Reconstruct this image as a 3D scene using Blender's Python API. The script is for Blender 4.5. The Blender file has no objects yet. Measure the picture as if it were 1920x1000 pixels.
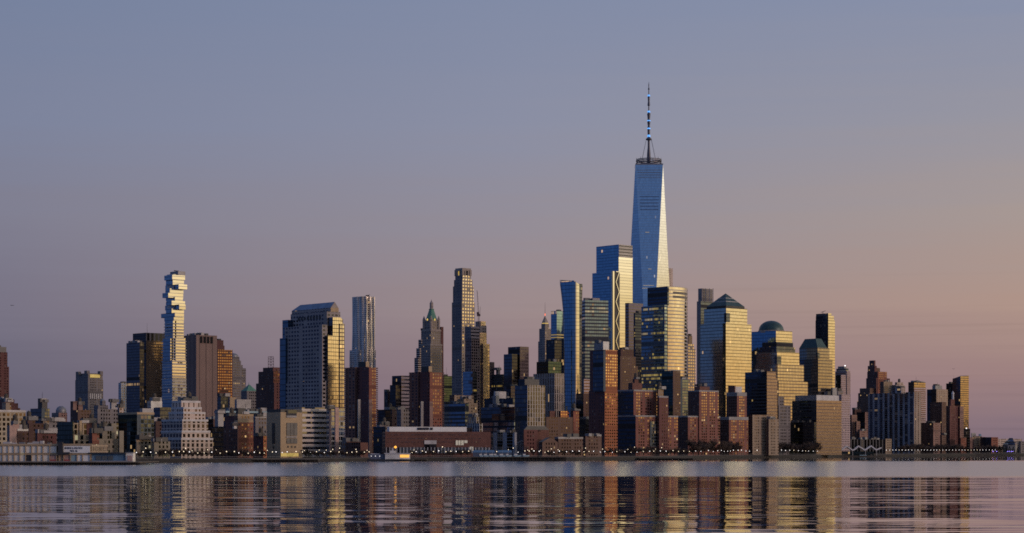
import bpy, math, random
from math import radians, sin, cos, tan, pi, atan2, sqrt
random.seed(7)
scene = bpy.context.scene
col = scene.collection

# ------------------------------------------------------------------ camera
CAMH = 10.0
LENS = 71.2
F = 1920 * LENS / 36.0            # focal length in photo pixels
HY = 842.0                        # horizon row in the photo
cam_d = bpy.data.cameras.new('camera')
cam = bpy.data.objects.new('camera', cam_d)
col.objects.link(cam)
cam.location = (0, 0, CAMH)
cam.rotation_euler = (radians(90), 0, 0)
cam_d.lens = LENS
cam_d.sensor_width = 36.0
cam_d.shift_y = (HY - 500) / 1920.0
cam_d.clip_start = 1.0
cam_d.clip_end = 90000.0
scene.camera = cam
scene.render.resolution_x, scene.render.resolution_y = 1024, 533

# ------------------------------------------------------------------ sky (dusk, sun low to the right)
SUN_AZ, SUN_EL = 118.0, 10.0      # degrees clockwise from the view direction, degrees up
def lin(c):
    return tuple(((v / 255) / 12.92 if v <= 10 else ((v / 255 + 0.055) / 1.055) ** 2.4) for v in c)
world = bpy.data.worlds.new('World')
scene.world = world
world.use_nodes = True
nt = world.node_tree
nt.nodes.clear()
def N(t, **kw):
    n = nt.nodes.new(t)
    for k, v in kw.items():
        setattr(n, k, v)
    return n
def M(op, a, b=None, c=None):
    n = N('ShaderNodeMath', operation=op)
    for i, v in enumerate((a, b, c)):
        if v is None: continue
        if isinstance(v, (int, float)): n.inputs[i].default_value = v
        else: nt.links.new(v, n.inputs[i])
    return n.outputs[0]
tc = N('ShaderNodeTexCoord')
sx = N('ShaderNodeSeparateXYZ')
nt.links.new(tc.outputs['Generated'], sx.inputs[0])
az = M('ARCTAN2', sx.outputs[0], sx.outputs[1])
azf = M('MULTIPLY_ADD', az, 1 / (2 * pi), 0.5)
el = M('MULTIPLY', M('ARCSINE', sx.outputs[2]), 180 / pi)
# a little drift of thin cloud streaks low over the water
mp = N('ShaderNodeMapping')
mp.inputs['Scale'].default_value = (2.2, 2.2, 60.0)
nt.links.new(tc.outputs['Generated'], mp.inputs[0])
cn = N('ShaderNodeTexNoise')
cn.inputs['Scale'].default_value = 3.0
cn.inputs['Detail'].default_value = 4.0
nt.links.new(mp.outputs[0], cn.inputs['Vector'])
elw = M('ADD', el, M('MULTIPLY', M('SUBTRACT', cn.outputs[0], 0.5), 1.1))
# azimuth stops: back, left, left edge of view, centre, right edge of view, sunset arc, back
PX = [0.0, 0.25, 0.42, 0.461, 0.5, 0.539, 0.61, 0.68, 0.76, 0.87, 0.93, 1.0]
def g(r, gg, b): return ('lin', r, gg, b)
SKY = {
 0.0:  [(70,74,98), (50,64,100), (82,81,100), (93,90,108), (120,105,119), (124,107,121), g(.34,.17,.12), g(.62,.28,.11), g(.85,.42,.15), g(.60,.28,.12), (112,92,102), (70,74,98)],
 2.0:  [(76,84,112), (56,76,120), (95,94,111), (107,103,120), (142,120,126), (156,128,127), g(.45,.26,.18), g(.90,.52,.22), g(1.15,.70,.26), g(.85,.48,.20), (122,106,118), (76,84,112)],
 4.0:  [(80,94,130), (60,86,134), (109,108,126), (121,116,132), (155,137,138), (174,147,136), g(.46,.33,.25), g(1.0,.72,.36), g(1.30,.95,.46), g(.95,.66,.33), (124,116,132), (80,94,130)],
 6.5:  [(86,108,152), (70,102,156), (121,121,139), (128,127,144), (147,141,151), (166,152,148), g(.46,.39,.32), g(1.15,.95,.60), g(1.85,1.56,1.08), g(1.1,.90,.58), (124,124,144), (86,108,152)],
 9.0:  [(84,112,160), (78,112,164), (120,126,151), (125,132,156), (139,143,163), (152,150,160), g(.40,.37,.36), g(1.1,1.0,.74), g(2.4,2.1,1.6), g(1.0,.88,.64), (122,128,152), (84,112,160)],
 12.6: [(84,116,166), (80,114,170), (110,124,155), (118,130,158), (129,139,165), (135,144,169), g(.35,.35,.38), g(.85,.78,.64), g(1.9,1.7,1.35), g(.80,.74,.62), (120,132,160), (84,116,166)],
 35.0: [(88,104,138), (88,104,138), (92,106,140), (94,108,142), (98,110,144), (102,114,146), g(.20,.22,.28), g(.34,.33,.33), g(.40,.38,.36), g(.34,.33,.33), (94,108,140), (88,104,138)],
 90.0: [(80,96,130)] * 12,
}
prev = None
levels = sorted(SKY)
for i, L in enumerate(levels):
    r = N('ShaderNodeValToRGB')
    nt.links.new(azf, r.inputs[0])
    cr = r.color_ramp
    while len(cr.elements) < 12: cr.elements.new(0.5)
    for e, p, c in zip(cr.elements, PX, SKY[L]):
        e.position = p
        e.color = (c[1], c[2], c[3], 1) if c[0] == 'lin' else (*lin(c), 1)
    if prev is None:
        prev = r.outputs[0]
    else:
        mr = N('ShaderNodeMapRange', interpolation_type='LINEAR')
        mr.inputs[1].default_value = levels[i - 1]
        mr.inputs[2].default_value = L
        nt.links.new(elw if L < 30 else el, mr.inputs[0])
        mx = N('ShaderNodeMix', data_type='RGBA')
        nt.links.new(mr.outputs[0], mx.inputs[0])
        nt.links.new(prev, mx.inputs[6])
        nt.links.new(r.outputs[0], mx.inputs[7])
        prev = mx.outputs[2]
# a few thin darker cloud bars low down
cm = N('ShaderNodeMapping'); cm.inputs['Scale'].default_value = (1.6, 1.6, 95.0); cm.inputs['Rotation'].default_value = (0, radians(.6), 0)
nt.links.new(tc.outputs['Generated'], cm.inputs[0])
cn2 = N('ShaderNodeTexNoise'); cn2.inputs['Scale'].default_value = 2.6; cn2.inputs['Detail'].default_value = 5.0
nt.links.new(cm.outputs[0], cn2.inputs['Vector'])
cr2 = N('ShaderNodeMapRange', interpolation_type='SMOOTHSTEP'); cr2.inputs[1].default_value = .52; cr2.inputs[2].default_value = .72; cr2.inputs[4].default_value = .11
nt.links.new(cn2.outputs[0], cr2.inputs[0])
lowm = N('ShaderNodeMapRange', interpolation_type='SMOOTHSTEP'); lowm.inputs[1].default_value = 6.0; lowm.inputs[2].default_value = 3.0
nt.links.new(el, lowm.inputs[0])
azm = N('ShaderNodeMapRange', interpolation_type='SMOOTHSTEP'); azm.inputs[1].default_value = .495; azm.inputs[2].default_value = .53; azm.inputs[3].default_value = .15
nt.links.new(azf, azm.inputs[0])
sc_ = N('ShaderNodeVectorMath', operation='SCALE')
nt.links.new(prev, sc_.inputs[0]); nt.links.new(M('SUBTRACT', 1.0, M('MULTIPLY', M('MULTIPLY', cr2.outputs[0], lowm.outputs[0]), azm.outputs[0])), sc_.inputs['Scale'])
prev = sc_.outputs[0]
bg = N('ShaderNodeBackground')
bg.inputs[1].default_value = 1.0
nt.links.new(prev, bg.inputs[0])
wo = N('ShaderNodeOutputWorld')
nt.links.new(bg.outputs[0], wo.inputs[0])
world.cycles.sampling_method = 'MANUAL'
world.cycles.sample_map_resolution = 1024

# ------------------------------------------------------------------ sun and exposure
sun_d = bpy.data.lights.new('sun', 'SUN')
sun_d.energy = 0.68
sun_d.angle = radians(4)
sun_d.color = (1.0, 0.68, 0.56)
sun = bpy.data.objects.new('sun', sun_d)
col.objects.link(sun)
from mathutils import Vector
sd = Vector((sin(radians(SUN_AZ)) * cos(radians(SUN_EL)), cos(radians(SUN_AZ)) * cos(radians(SUN_EL)), sin(radians(SUN_EL))))
sun.rotation_euler = sd.to_track_quat('Z', 'Y').to_euler()
sun.location = (900, -300, 400)
scene.view_settings.view_transform = 'Standard'
scene.view_settings.look = 'None'
scene.view_settings.exposure = 0.0
scene.view_settings.gamma = 1.0
scene.render.engine = 'CYCLES'
scene.cycles.max_bounces = 4
scene.cycles.diffuse_bounces = 2
scene.cycles.glossy_bounces = 3
scene.cycles.use_denoising = False
scene.cycles.pixel_filter_type = 'BLACKMAN_HARRIS'
scene.cycles.filter_width = 1.7
scene.cycles.sample_clamp_indirect = 1.5

# ------------------------------------------------------------------ pixel <-> place
def wx(px, D): return (px - 960) / F * D
def wz(py, D): return CAMH + (HY - py) / F * D
GZ = 2.6                          # street level above the river
TH = 42.0                         # how the street grid is turned to the view

# ------------------------------------------------------------------ materials
def new_mat(name):
    m = bpy.data.materials.new(name)
    m.use_nodes = True
    m.node_tree.nodes.clear()
    try: m.cycles.emission_sampling = 'NONE'
    except Exception: pass
    return m

def facade_group():
    gt = bpy.data.node_groups.new('facade', 'ShaderNodeTree')
    I = gt.interface
    def sf(n, d):
        s = I.new_socket(n, in_out='INPUT', socket_type='NodeSocketFloat'); s.default_value = d
    def scol(n, d):
        s = I.new_socket(n, in_out='INPUT', socket_type='NodeSocketColor'); s.default_value = d
    for n, d in (('Bay', 3), ('Floor', 3.5), ('WW', .6), ('WH', .55)): sf(n, d)
    scol('Wall', (.2, .2, .2, 1)); scol('Glass', (.3, .3, .3, 1)); scol('LitCol', (1, .62, .25, 1))
    for n, d in (('Lit', .02), ('RowLit', 0), ('LitStr', .6), ('Rough', .06), ('Tilt', .012), ('Blind', .12), ('Metal', 1), ('Grime', .3), ('WallRough', .8), ('WallMetal', 0), ('Band', 0), ('Pier', 0)): sf(n, d)
    I.new_socket('BSDF', in_out='OUTPUT', socket_type='NodeSocketShader')
    gi = gt.nodes.new('NodeGroupInput'); go = gt.nodes.new('NodeGroupOutput')
    lk = gt.links.new
    def n(t, **kw):
        x = gt.nodes.new(t)
        for k, v in kw.items(): setattr(x, k, v)
        return x
    def m(op, *a):
        x = n('ShaderNodeMath', operation=op)
        for i, v in enumerate(a):
            if isinstance(v, (int, float)): x.inputs[i].default_value = v
            else: lk(v, x.inputs[i])
        return x.outputs[0]
    def mixc(f, a, b, blend='MIX'):
        x = n('ShaderNodeMix', data_type='RGBA', blend_type=blend)
        for s, v in ((0, f), (6, a), (7, b)):
            if isinstance(v, (int, float)): x.inputs[s].default_value = v
            elif isinstance(v, tuple): x.inputs[s].default_value = v
            else: lk(v, x.inputs[s])
        return x.outputs[2]
    g_ = gi.outputs
    uv = n('ShaderNodeUVMap'); uv.uv_map = 'uv'
    sp = n('ShaderNodeSeparateXYZ'); lk(uv.outputs[0], sp.inputs[0])
    oi = n('ShaderNodeObjectInfo')
    cu = m('DIVIDE', sp.outputs[0], g_['Bay']); cv = m('DIVIDE', sp.outputs[1], g_['Floor'])
    iu, iv = m('FLOOR', cu), m('FLOOR', cv)
    fu, fv = m('ABSOLUTE', m('SUBTRACT', m('FRACT', cu), .5)), m('ABSOLUTE', m('SUBTRACT', m('FRACT', cv), .5))
    win = m('MULTIPLY', m('LESS_THAN', fu, m('MULTIPLY', g_['WW'], .5)), m('LESS_THAN', fv, m('MULTIPLY', g_['WH'], .5)))
    # blank plant storeys and wider piers at intervals
    bandrow = m('MULTIPLY', m('LESS_THAN', m('MODULO', m('ADD', iv, m('FLOOR', m('MULTIPLY', oi.outputs['Random'], 9.0))), m('MAXIMUM', g_['Band'], 1.0)), .5), m('GREATER_THAN', g_['Band'], .5))
    pier = m('MULTIPLY', m('LESS_THAN', m('MODULO', m('ABSOLUTE', m('ADD', iu, 400.0)), m('MAXIMUM', g_['Pier'], 1.0)), .5), m('GREATER_THAN', g_['Pier'], .5))
    win = m('MULTIPLY', win, m('MULTIPLY', m('SUBTRACT', 1.0, bandrow), m('SUBTRACT', 1.0, pier)))
    cell = n('ShaderNodeCombineXYZ'); lk(iu, cell.inputs[0]); lk(iv, cell.inputs[1]); lk(m('MULTIPLY', oi.outputs['Random'], 97.0), cell.inputs[2])
    wn = n('ShaderNodeTexWhiteNoise', noise_dimensions='3D'); lk(cell.outputs[0], wn.inputs['Vector'])
    row = n('ShaderNodeCombineXYZ'); lk(iv, row.inputs[0]); lk(m('FLOOR', m('DIVIDE', iu, 16.0)), row.inputs[1]); lk(m('MULTIPLY', oi.outputs['Random'], 53.0), row.inputs[2])
    wr = n('ShaderNodeTexWhiteNoise', noise_dimensions='3D'); lk(row.outputs[0], wr.inputs['Vector'])
    ws = n('ShaderNodeSeparateColor'); lk(wn.outputs['Color'], ws.inputs[0])
    lit1 = m('LESS_THAN', wn.outputs['Value'], g_['Lit'])
    lit2 = m('MULTIPLY', m('LESS_THAN', wr.outputs['Value'], g_['RowLit']), m('LESS_THAN', ws.outputs[2], .72))
    lit = m('MULTIPLY', m('MAXIMUM', lit1, lit2), win)
    # wall colour with broad stains
    nz = n('ShaderNodeTexNoise'); nz.inputs['Scale'].default_value = .045; nz.inputs['Detail'].default_value = 5
    geo = n('ShaderNodeNewGeometry'); lk(geo.outputs['Position'], nz.inputs['Vector'])
    gr = m('ADD', 1.0, m('MULTIPLY', m('SUBTRACT', nz.outputs[0], .5), m('MULTIPLY', g_['Grime'], 2.2)))
    per = m('ADD', .94, m('MULTIPLY', ws.outputs[0], .12))
    wv = n('ShaderNodeVectorMath', operation='SCALE'); lk(g_['Wall'], wv.inputs[0]); lk(m('MULTIPLY', m('MULTIPLY', gr, per), m('SUBTRACT', 1.0, m('MULTIPLY', bandrow, .3))), wv.inputs['Scale'])
    gv = n('ShaderNodeVectorMath', operation='SCALE'); lk(g_['Glass'], gv.inputs[0]); lk(m('ADD', .91, m('MULTIPLY', ws.outputs[1], .18)), gv.inputs['Scale'])
    bl = m('LESS_THAN', ws.outputs[0], g_['Blind'])
    gc = mixc(bl, gv.outputs[0], (.22, .20, .18, 1))
    base = mixc(win, wv.outputs[0], gc)
    met = m('MULTIPLY', m('MULTIPLY', win, g_['Metal']), m('SUBTRACT', 1.0, m('MULTIPLY', bl, .6)))
    met = m('ADD', met, m('MULTIPLY', m('SUBTRACT', 1.0, win), g_['WallMetal']))
    ro = m('ADD', m('MULTIPLY', win, g_['Rough']), m('MULTIPLY', m('SUBTRACT', 1.0, win), g_['WallRough']))
    # every pane sits a hair out of true
    off = n('ShaderNodeVectorMath', operation='SUBTRACT'); lk(wn.outputs['Color'], off.inputs[0]); off.inputs[1].default_value = (.5, .5, .5)
    nz2 = n('ShaderNodeTexNoise'); nz2.inputs['Scale'].default_value = .06; nz2.inputs['Detail'].default_value = 2; lk(geo.outputs['Position'], nz2.inputs['Vector'])
    of2 = n('ShaderNodeVectorMath', operation='SUBTRACT'); lk(nz2.outputs['Color'], of2.inputs[0]); of2.inputs[1].default_value = (.5, .5, .5)
    of3 = n('ShaderNodeVectorMath', operation='ADD'); lk(off.outputs[0], of3.inputs[0]); lk(of2.outputs[0], of3.inputs[1])
    os_ = n('ShaderNodeVectorMath', operation='SCALE'); lk(of3.outputs[0], os_.inputs[0]); lk(m('MULTIPLY', win, g_['Tilt']), os_.inputs['Scale'])
    nn = n('ShaderNodeVectorMath', operation='ADD'); lk(geo.outputs['Normal'], nn.inputs[0]); lk(os_.outputs[0], nn.inputs[1])
    nrm = n('ShaderNodeVectorMath', operation='NORMALIZE'); lk(nn.outputs[0], nrm.inputs[0])
    P = n('ShaderNodeBsdfPrincipled')
    lk(base, P.inputs['Base Color']); lk(met, P.inputs['Metallic']); lk(ro, P.inputs['Roughness']); lk(nrm.outputs[0], P.inputs['Normal'])
    P.inputs['Specular IOR Level'].default_value = .25
    lk(g_['LitCol'], P.inputs['Emission Color'])
    lk(m('MULTIPLY', lit, m('MULTIPLY', g_['LitStr'], m('ADD', .35, ws.outputs[1]))), P.inputs['Emission Strength'])
    lk(P.outputs[0], go.inputs[0])
    return gt
FG = facade_group()
MATS = {}
def fm(name, wall, glass, bay, floor, ww, wh, **kw):
    m = new_mat(name)
    t = m.node_tree
    gnode = t.nodes.new('ShaderNodeGroup'); gnode.node_tree = FG
    o = t.nodes.new('ShaderNodeOutputMaterial')
    t.links.new(gnode.outputs[0], o.inputs[0])
    s = gnode.inputs
    s['Wall'].default_value = (*wall, 1); s['Glass'].default_value = (*glass, 1)
    s['Bay'].default_value = bay; s['Floor'].default_value = floor; s['WW'].default_value = ww; s['WH'].default_value = wh
    for k, v in kw.items():
        s[k].default_value = (*v, 1) if isinstance(v, tuple) else v
    MATS[name] = m
    return m
def pm(name, c, rough=.7, metal=0.0, emit=None, estr=0.0, var=.25, scale=.2):
    """plain painted / stone / metal surface with uneven weathering"""
    m = new_mat(name)
    t = m.node_tree
    p = t.nodes.new('ShaderNodeBsdfPrincipled'); o = t.nodes.new('ShaderNodeOutputMaterial')
    t.links.new(p.outputs[0], o.inputs[0])
    p.inputs['Roughness'].default_value = rough; p.inputs['Metallic'].default_value = metal
    nz = t.nodes.new('ShaderNodeTexNoise'); nz.inputs['Scale'].default_value = scale; nz.inputs['Detail'].default_value = 6
    tcx = t.nodes.new('ShaderNodeTexCoord'); t.links.new(tcx.outputs['Object'], nz.inputs['Vector'])
    r = t.nodes.new('ShaderNodeMapRange'); r.inputs[3].default_value = 1 - var; r.inputs[4].default_value = 1 + var
    r.inputs[1].default_value = .25; r.inputs[2].default_value = .75
    t.links.new(nz.outputs[0], r.inputs[0])
    v = t.nodes.new('ShaderNodeVectorMath'); v.operation = 'SCALE'; v.inputs[0].default_value = c
    t.links.new(r.outputs[0], v.inputs['Scale']); t.links.new(v.outputs[0], p.inputs['Base Color'])
    if emit:
        p.inputs['Emission Color'].default_value = (*emit, 1); p.inputs['Emission Strength'].default_value = estr
    MATS[name] = m
    return m

# curtain walls
fm('blue_curtain_wall', (.03, .04, .06), (.22, .35, .48), 3.0, 4.2, .95, .90, Lit=.004, RowLit=.012, LitStr=.5, Tilt=.006, Blind=0., Rough=.04)
fm('tower_glass', (.20, .21, .24), (.53, .55, .58), 1.6, 4.0, .95, .94, Lit=.003, RowLit=.004, LitStr=.3, Tilt=.002, Blind=0., Rough=.04, LitCol=(1, .85, .6))
fm('gold_grid_glass', (.06, .055, .05), (.62, .60, .52), 2.4, 4.1, .90, .84, Lit=.003, RowLit=.008, LitStr=.4, Tilt=.004, Blind=.0, Rough=.07)
fm('stone_grid_glass', (.17, .13, .11), (.55, .54, .48), 3.0, 4.1, .76, .74, Lit=.004, RowLit=.008, LitStr=.4, Tilt=.006, Blind=.0, Rough=.08)
fm('dim_grid_glass', (.13, .11, .10), (.36, .34, .30), 3.0, 4.1, .80, .76, Lit=.002, RowLit=.006, LitStr=.3, Tilt=.006, Blind=.0, Rough=.1)
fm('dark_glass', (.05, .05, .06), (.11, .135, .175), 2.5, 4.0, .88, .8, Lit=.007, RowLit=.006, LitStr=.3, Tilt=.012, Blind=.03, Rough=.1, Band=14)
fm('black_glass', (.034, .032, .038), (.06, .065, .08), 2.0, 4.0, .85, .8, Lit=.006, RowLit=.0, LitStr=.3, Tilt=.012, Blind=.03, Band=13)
fm('bronze_glass', (.03, .025, .025), (.34, .27, .20), 1.8, 4.0, .72, .66, Lit=.0, RowLit=0., LitStr=.4, Tilt=.005, Blind=.03)
fm('band_office', (.075, .08, .10), (.20, .30, .42), 3.0, 4.2, .92, .52, Lit=.01, RowLit=.03, LitStr=.22, Tilt=.012, Blind=.05, Band=13)
fm('lit_office', (.13, .16, .20), (.22, .30, .38), 2.6, 4.3, .92, .58, Lit=.02, RowLit=.24, LitStr=.22, Tilt=.02, Blind=.04, LitCol=(1, .72, .18), Band=17)
fm('curved_gold_glass', (.52, .48, .42), (.66, .62, .52), 2.2, 4.3, .97, .70, Lit=.002, RowLit=.012, LitStr=.5, Tilt=.006, Blind=.0, Rough=.05)
fm('lilac_office', (.26, .22, .25), (.10, .10, .13), 30, 4.2, 1.0, .36, Lit=.0, RowLit=.03, LitStr=.3, Blind=.0)
fm('plum_office', (.16, .12, .13), (.10, .10, .12), 1.5, 4, .5, .8, Lit=.002, Blind=.02)
fm('pink_balcony', (.46, .36, .38), (.10, .09, .11), 3.2, 3.0, .45, .5, Lit=.01, LitStr=.4)
fm('apartment_glass', (.10, .12, .14), (.20, .26, .30), 3, 3.2, .80, .75, Lit=.02, LitStr=.4, Tilt=.014, Blind=.12, Pier=5)
fm('green_glass', (.02, .03, .03), (.07, .11, .11), 2.4, 3.3, .82, .8, Lit=.010, LitStr=.5, Tilt=.014, Blind=.04, Band=11)
fm('brown_reflective', (.22, .16, .13), (.32, .25, .21), 1.6, 3.9, .80, .74, Lit=.001, RowLit=.0, LitStr=.3, Tilt=.005, Blind=.0, Rough=.2)
fm('dark_lit_office', (.05, .05, .06), (.06, .08, .12), 2.2, 3.9, .8, .55, Lit=.01, RowLit=.035, LitStr=.22, LitCol=(1, .66, .16), Blind=.03, Band=14)
fm('blue_band', (.02, .025, .04), (.22, .36, .60), 40, 5.2, 1.0, .62, Lit=.0, Tilt=.01, Blind=0.)
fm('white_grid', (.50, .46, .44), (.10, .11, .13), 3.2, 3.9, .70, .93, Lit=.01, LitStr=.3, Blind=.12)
fm('white_fins', (.46, .40, .39), (.09, .10, .13), 2.6, 8.4, .58, .95, Lit=.01, LitStr=.3, Blind=.1)
fm('white_bands', (.64, .57, .52), (.24, .28, .34), 60, 4.3, 1.0, .45, Lit=.0, RowLit=.0, Blind=.0, Tilt=.02)
fm('glass_school', (.30, .31, .34), (.30, .36, .42), 3.0, 4.2, .86, .74, Lit=.01, Blind=.12, Tilt=.014)
# masonry
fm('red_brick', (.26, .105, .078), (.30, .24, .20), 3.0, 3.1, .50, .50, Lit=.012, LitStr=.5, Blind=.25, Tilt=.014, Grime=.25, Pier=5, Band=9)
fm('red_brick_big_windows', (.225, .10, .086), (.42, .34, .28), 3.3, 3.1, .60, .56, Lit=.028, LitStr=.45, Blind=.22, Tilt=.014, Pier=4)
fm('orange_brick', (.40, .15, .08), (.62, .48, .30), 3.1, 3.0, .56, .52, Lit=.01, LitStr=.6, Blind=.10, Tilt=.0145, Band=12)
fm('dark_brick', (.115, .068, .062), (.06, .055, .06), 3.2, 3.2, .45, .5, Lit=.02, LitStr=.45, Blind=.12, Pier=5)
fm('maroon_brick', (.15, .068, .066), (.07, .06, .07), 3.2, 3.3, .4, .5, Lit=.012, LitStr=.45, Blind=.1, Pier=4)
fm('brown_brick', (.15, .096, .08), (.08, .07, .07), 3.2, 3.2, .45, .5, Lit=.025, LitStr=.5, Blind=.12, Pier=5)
fm('balcony_brick', (.23, .115, .092), (.05, .05, .06), 5.5, 2.95, .45, .55, Lit=.012, LitStr=.45, Blind=.15)
fm('pink_brick', (.28, .175, .155), (.10, .09, .09), 3.2, 3.2, .45, .5, Lit=.02, LitStr=.4, Blind=.12, Pier=4, Band=8)
fm('cream_stone', (.45, .38, .29), (.16, .14, .13), 4.0, 4.2, .62, .62, Lit=.01, LitStr=.4, Blind=.2)
fm('pale_stone', (.58, .47, .42), (.10, .09, .10), 3.3, 3.5, .50, .62, Lit=.01, LitStr=.4, Blind=.12, Pier=6)
fm('pale_stone_wide', (.56, .46, .40), (.10, .10, .12), 4.2, 3.7, .52, .74, Lit=.012, LitStr=.4, Blind=.12)
fm('big_window_stone', (.44, .37, .34), (.08, .09, .11), 4.4, 3.7, .70, .72, Lit=.015, LitStr=.3, Blind=.06)  # wall darker than pale_stone_wide: the left side's shade put into its colour
fm('slit_stone', (.58, .47, .42), (.04, .04, .05), 4.6, 30, .22, .44, Lit=0, Blind=0)
fm('grey_stone', (.22, .20, .21), (.09, .09, .11), 3.0, 3.9, .50, .50, Lit=.006, RowLit=.006, LitStr=.4, Blind=.08, Band=15, Pier=5)
fm('citi_stone', (.34, .30, .30), (.055, .06, .085), 5.0, 4.1, .62, .50, Lit=.004, RowLit=.02, LitStr=.35, Blind=.05, Pier=7)
fm('tan_stone', (.31, .24, .185), (.13, .11, .10), 3.0, 3.4, .45, .55, Lit=.015, LitStr=.4, Blind=.15, Pier=4)
fm('limestone_gold', (.36, .31, .28), (.62, .54, .40), 4.6, 4.5, .52, .52, Lit=.004, LitStr=.4, Blind=.06, Tilt=.02)
fm('gold_window_tower', (.50, .36, .22), (.95, .82, .52), 3.0, 3.9, .74, .68, Lit=.0, Blind=.0, Tilt=.01, WallMetal=.55, WallRough=.35, Rough=.12)
fm('gold_window_brick', (.19, .075, .05), (.58, .40, .20), 2.9, 3.7, .56, .5, Lit=.01, LitStr=.6, Blind=.05, Tilt=.014)
fm('gothic_stone', (.30, .26, .25), (.08, .08, .10), 3.4, 3.8, .46, .62, Lit=.02, LitStr=.5, Blind=.08)
fm('plum_concrete', (.235, .165, .155), (.12, .085, .085), 9.5, 300, .14, 1.0, Lit=0, Metal=0., Rough=.7, Blind=0, Grime=.15)
fm('steel_ripple', (.58, .54, .52), (.12, .13, .16), 3.4, 3.2, .42, .5, Lit=.012, LitStr=.5, Blind=.12, WallRough=.32, WallMetal=.8)
fm('balcony_stack', (.52, .44, .42), (.04, .04, .05), 60, 3.3, 1.0, .60, Lit=.0, Blind=0)
fm('striped_slab', (.34, .35, .40), (.035, .04, .06), 13.0, 2.9, .60, .90, Lit=.012, LitStr=.22, Blind=.1)
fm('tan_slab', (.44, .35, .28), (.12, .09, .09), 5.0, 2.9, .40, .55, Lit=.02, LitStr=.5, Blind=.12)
fm('white_slats', (.50, .40, .40), (.12, .09, .10), 60, 3.3, 1, .42, Lit=.0, Blind=0)
fm('pale_blue_apartment', (.50, .52, .58), (.16, .18, .25), 4.0, 4.2, .5, .6, Lit=.005, Blind=.1)
fm('blade_gold', (.12, .10, .07), (.42, .36, .27), 2.0, 3.6, .9, .72, Lit=.0, Blind=.02, Tilt=.014, Rough=.1)
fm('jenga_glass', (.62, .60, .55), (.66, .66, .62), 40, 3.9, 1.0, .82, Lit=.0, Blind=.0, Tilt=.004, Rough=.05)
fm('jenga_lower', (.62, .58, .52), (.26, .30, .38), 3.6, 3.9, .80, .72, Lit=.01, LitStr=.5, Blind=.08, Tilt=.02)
fm('construction_net', (.20, .15, .16), (.06, .045, .05), 3.4, 3.6, .62, .6, Lit=.006, LitStr=.5, Blind=.1)
fm('tan_piers', (.42, .33, .25), (.10, .10, .09), 4.4, 4.0, .52, .82, Lit=.05, LitStr=.35, Blind=.2, LitCol=(.9, .8, .45))
fm('greenish_stone', (.24, .21, .17), (.12, .13, .10), 3.2, 3.3, .48, .62, Lit=.06, LitStr=.3, Blind=.22, LitCol=(1, .85, .5), Pier=4)
fm('pier_panels', (.33, .26, .19), (.62, .56, .48), 3.6, 5.4, .90, .84, Lit=0, Metal=0., Rough=.6, Blind=0., Tilt=0.)
fm('louvre_cream', (.62, .58, .50), (.08, .075, .07), 60, 4.4, 1, .34, Lit=0, Metal=0., Blind=0)
fm('dark_piers', (.085, .085, .10), (.03, .035, .05), 7.0, 30, .6, .8, Lit=0, Blind=.05)
fm('dark_blue_glass', (.02, .03, .04), (.12, .19, .27), 3.0, 6.0, .94, .90, Lit=.004, RowLit=.01, LitStr=.3, Tilt=.006, Blind=0.)
# plain
pm('black_void', (.008, .008, .01), .95)
pm('cream_paint', (.80, .74, .66), .7, var=.1); pm('blue_louvre', (.11, .15, .24), .4, .5); pm('dark_grey_metal', (.13, .13, .145), .5)
pm('white_paint', (.70, .68, .64)); pm('roof_gravel', (.12, .115, .11)); pm('dark_metal', (.03, .03, .035), .5)
pm('grey_metal', (.24, .24, .265), .45, .3); pm('pale_metal', (.52, .50, .52), .5); pm('copper_green', (.10, .26, .20), .6); pm('teal_roof', (.035, .078, .088), .38, .2)
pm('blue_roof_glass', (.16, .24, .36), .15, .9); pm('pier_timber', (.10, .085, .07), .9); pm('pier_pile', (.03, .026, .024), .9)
pm('tan_concrete', (.42, .31, .20), .8, var=.12); pm('grey_louvre', (.17, .16, .15), .7); pm('brick_plain', (.15, .068, .058), .85); pm('blue_shed', (.10, .20, .34), .7)
pm('stone_wall', (.035, .033, .032), .9); pm('concrete_cap', (.30, .29, .30), .85); pm('coping_stone', (.09, .09, .10), .85); pm('tent_fabric', (.75, .72, .74), .7, var=.06)
pm('tower_stone', (.34, .29, .27), .85); pm('steel_lattice', (.09, .05, .06), .6); pm('spire_metal', (.10, .10, .13), .45, .6)
pm('lamp_glass', (.9, .85, .7), .4, emit=(1.0, .80, .55), estr=1.8); pm('lamp_glass_cool', (.9, .9, .9), .4, emit=(1.0, .94, .92), estr=1.8)
pm('orange_lamp', (.9, .5, .1), .4, emit=(1.0, .42, .05), estr=1.3); pm('blue_beacon', (.2, .5, .9), .4, emit=(.12, .42, 1.0), estr=1.0)
pm('gold_glow', (.6, .5, .2), .5, emit=(1.0, .68, .14), estr=.55); pm('lit_floor', (.5, .4, .2), .5, emit=(1.0, .66, .16), estr=.22); pm('yellow_glow', (.6, .5, .2), .5, emit=(.9, .62, .12), estr=.28); pm('red_beacon', (.6, .1, .05), .5, emit=(1, .15, .05), estr=1.5)
pm('pale_glow', (.7, .7, .6), .5, emit=(1, .88, .62), estr=.10)
pm('purple_lamp', (.4, .3, .9), .4, emit=(.30, .22, 1.0), estr=5.0)
pm('bark', (.06, .045, .035), .95); pm('bare_twigs', (.095, .068, .058), .95); pm('evergreen', (.02, .032, .022), .9)
pm('sign_white', (.84, .83, .82), .7, var=.06); pm('sign_ink', (.02, .03, .07), .7, var=.05); pm('red_paint', (.34, .07, .07), .7); pm('pale_blue_paint', (.30, .44, .52), .7)
pm('boat_blue', (.10, .12, .18), .6); pm('salmon_paint', (.45, .30, .27), .7)

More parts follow.
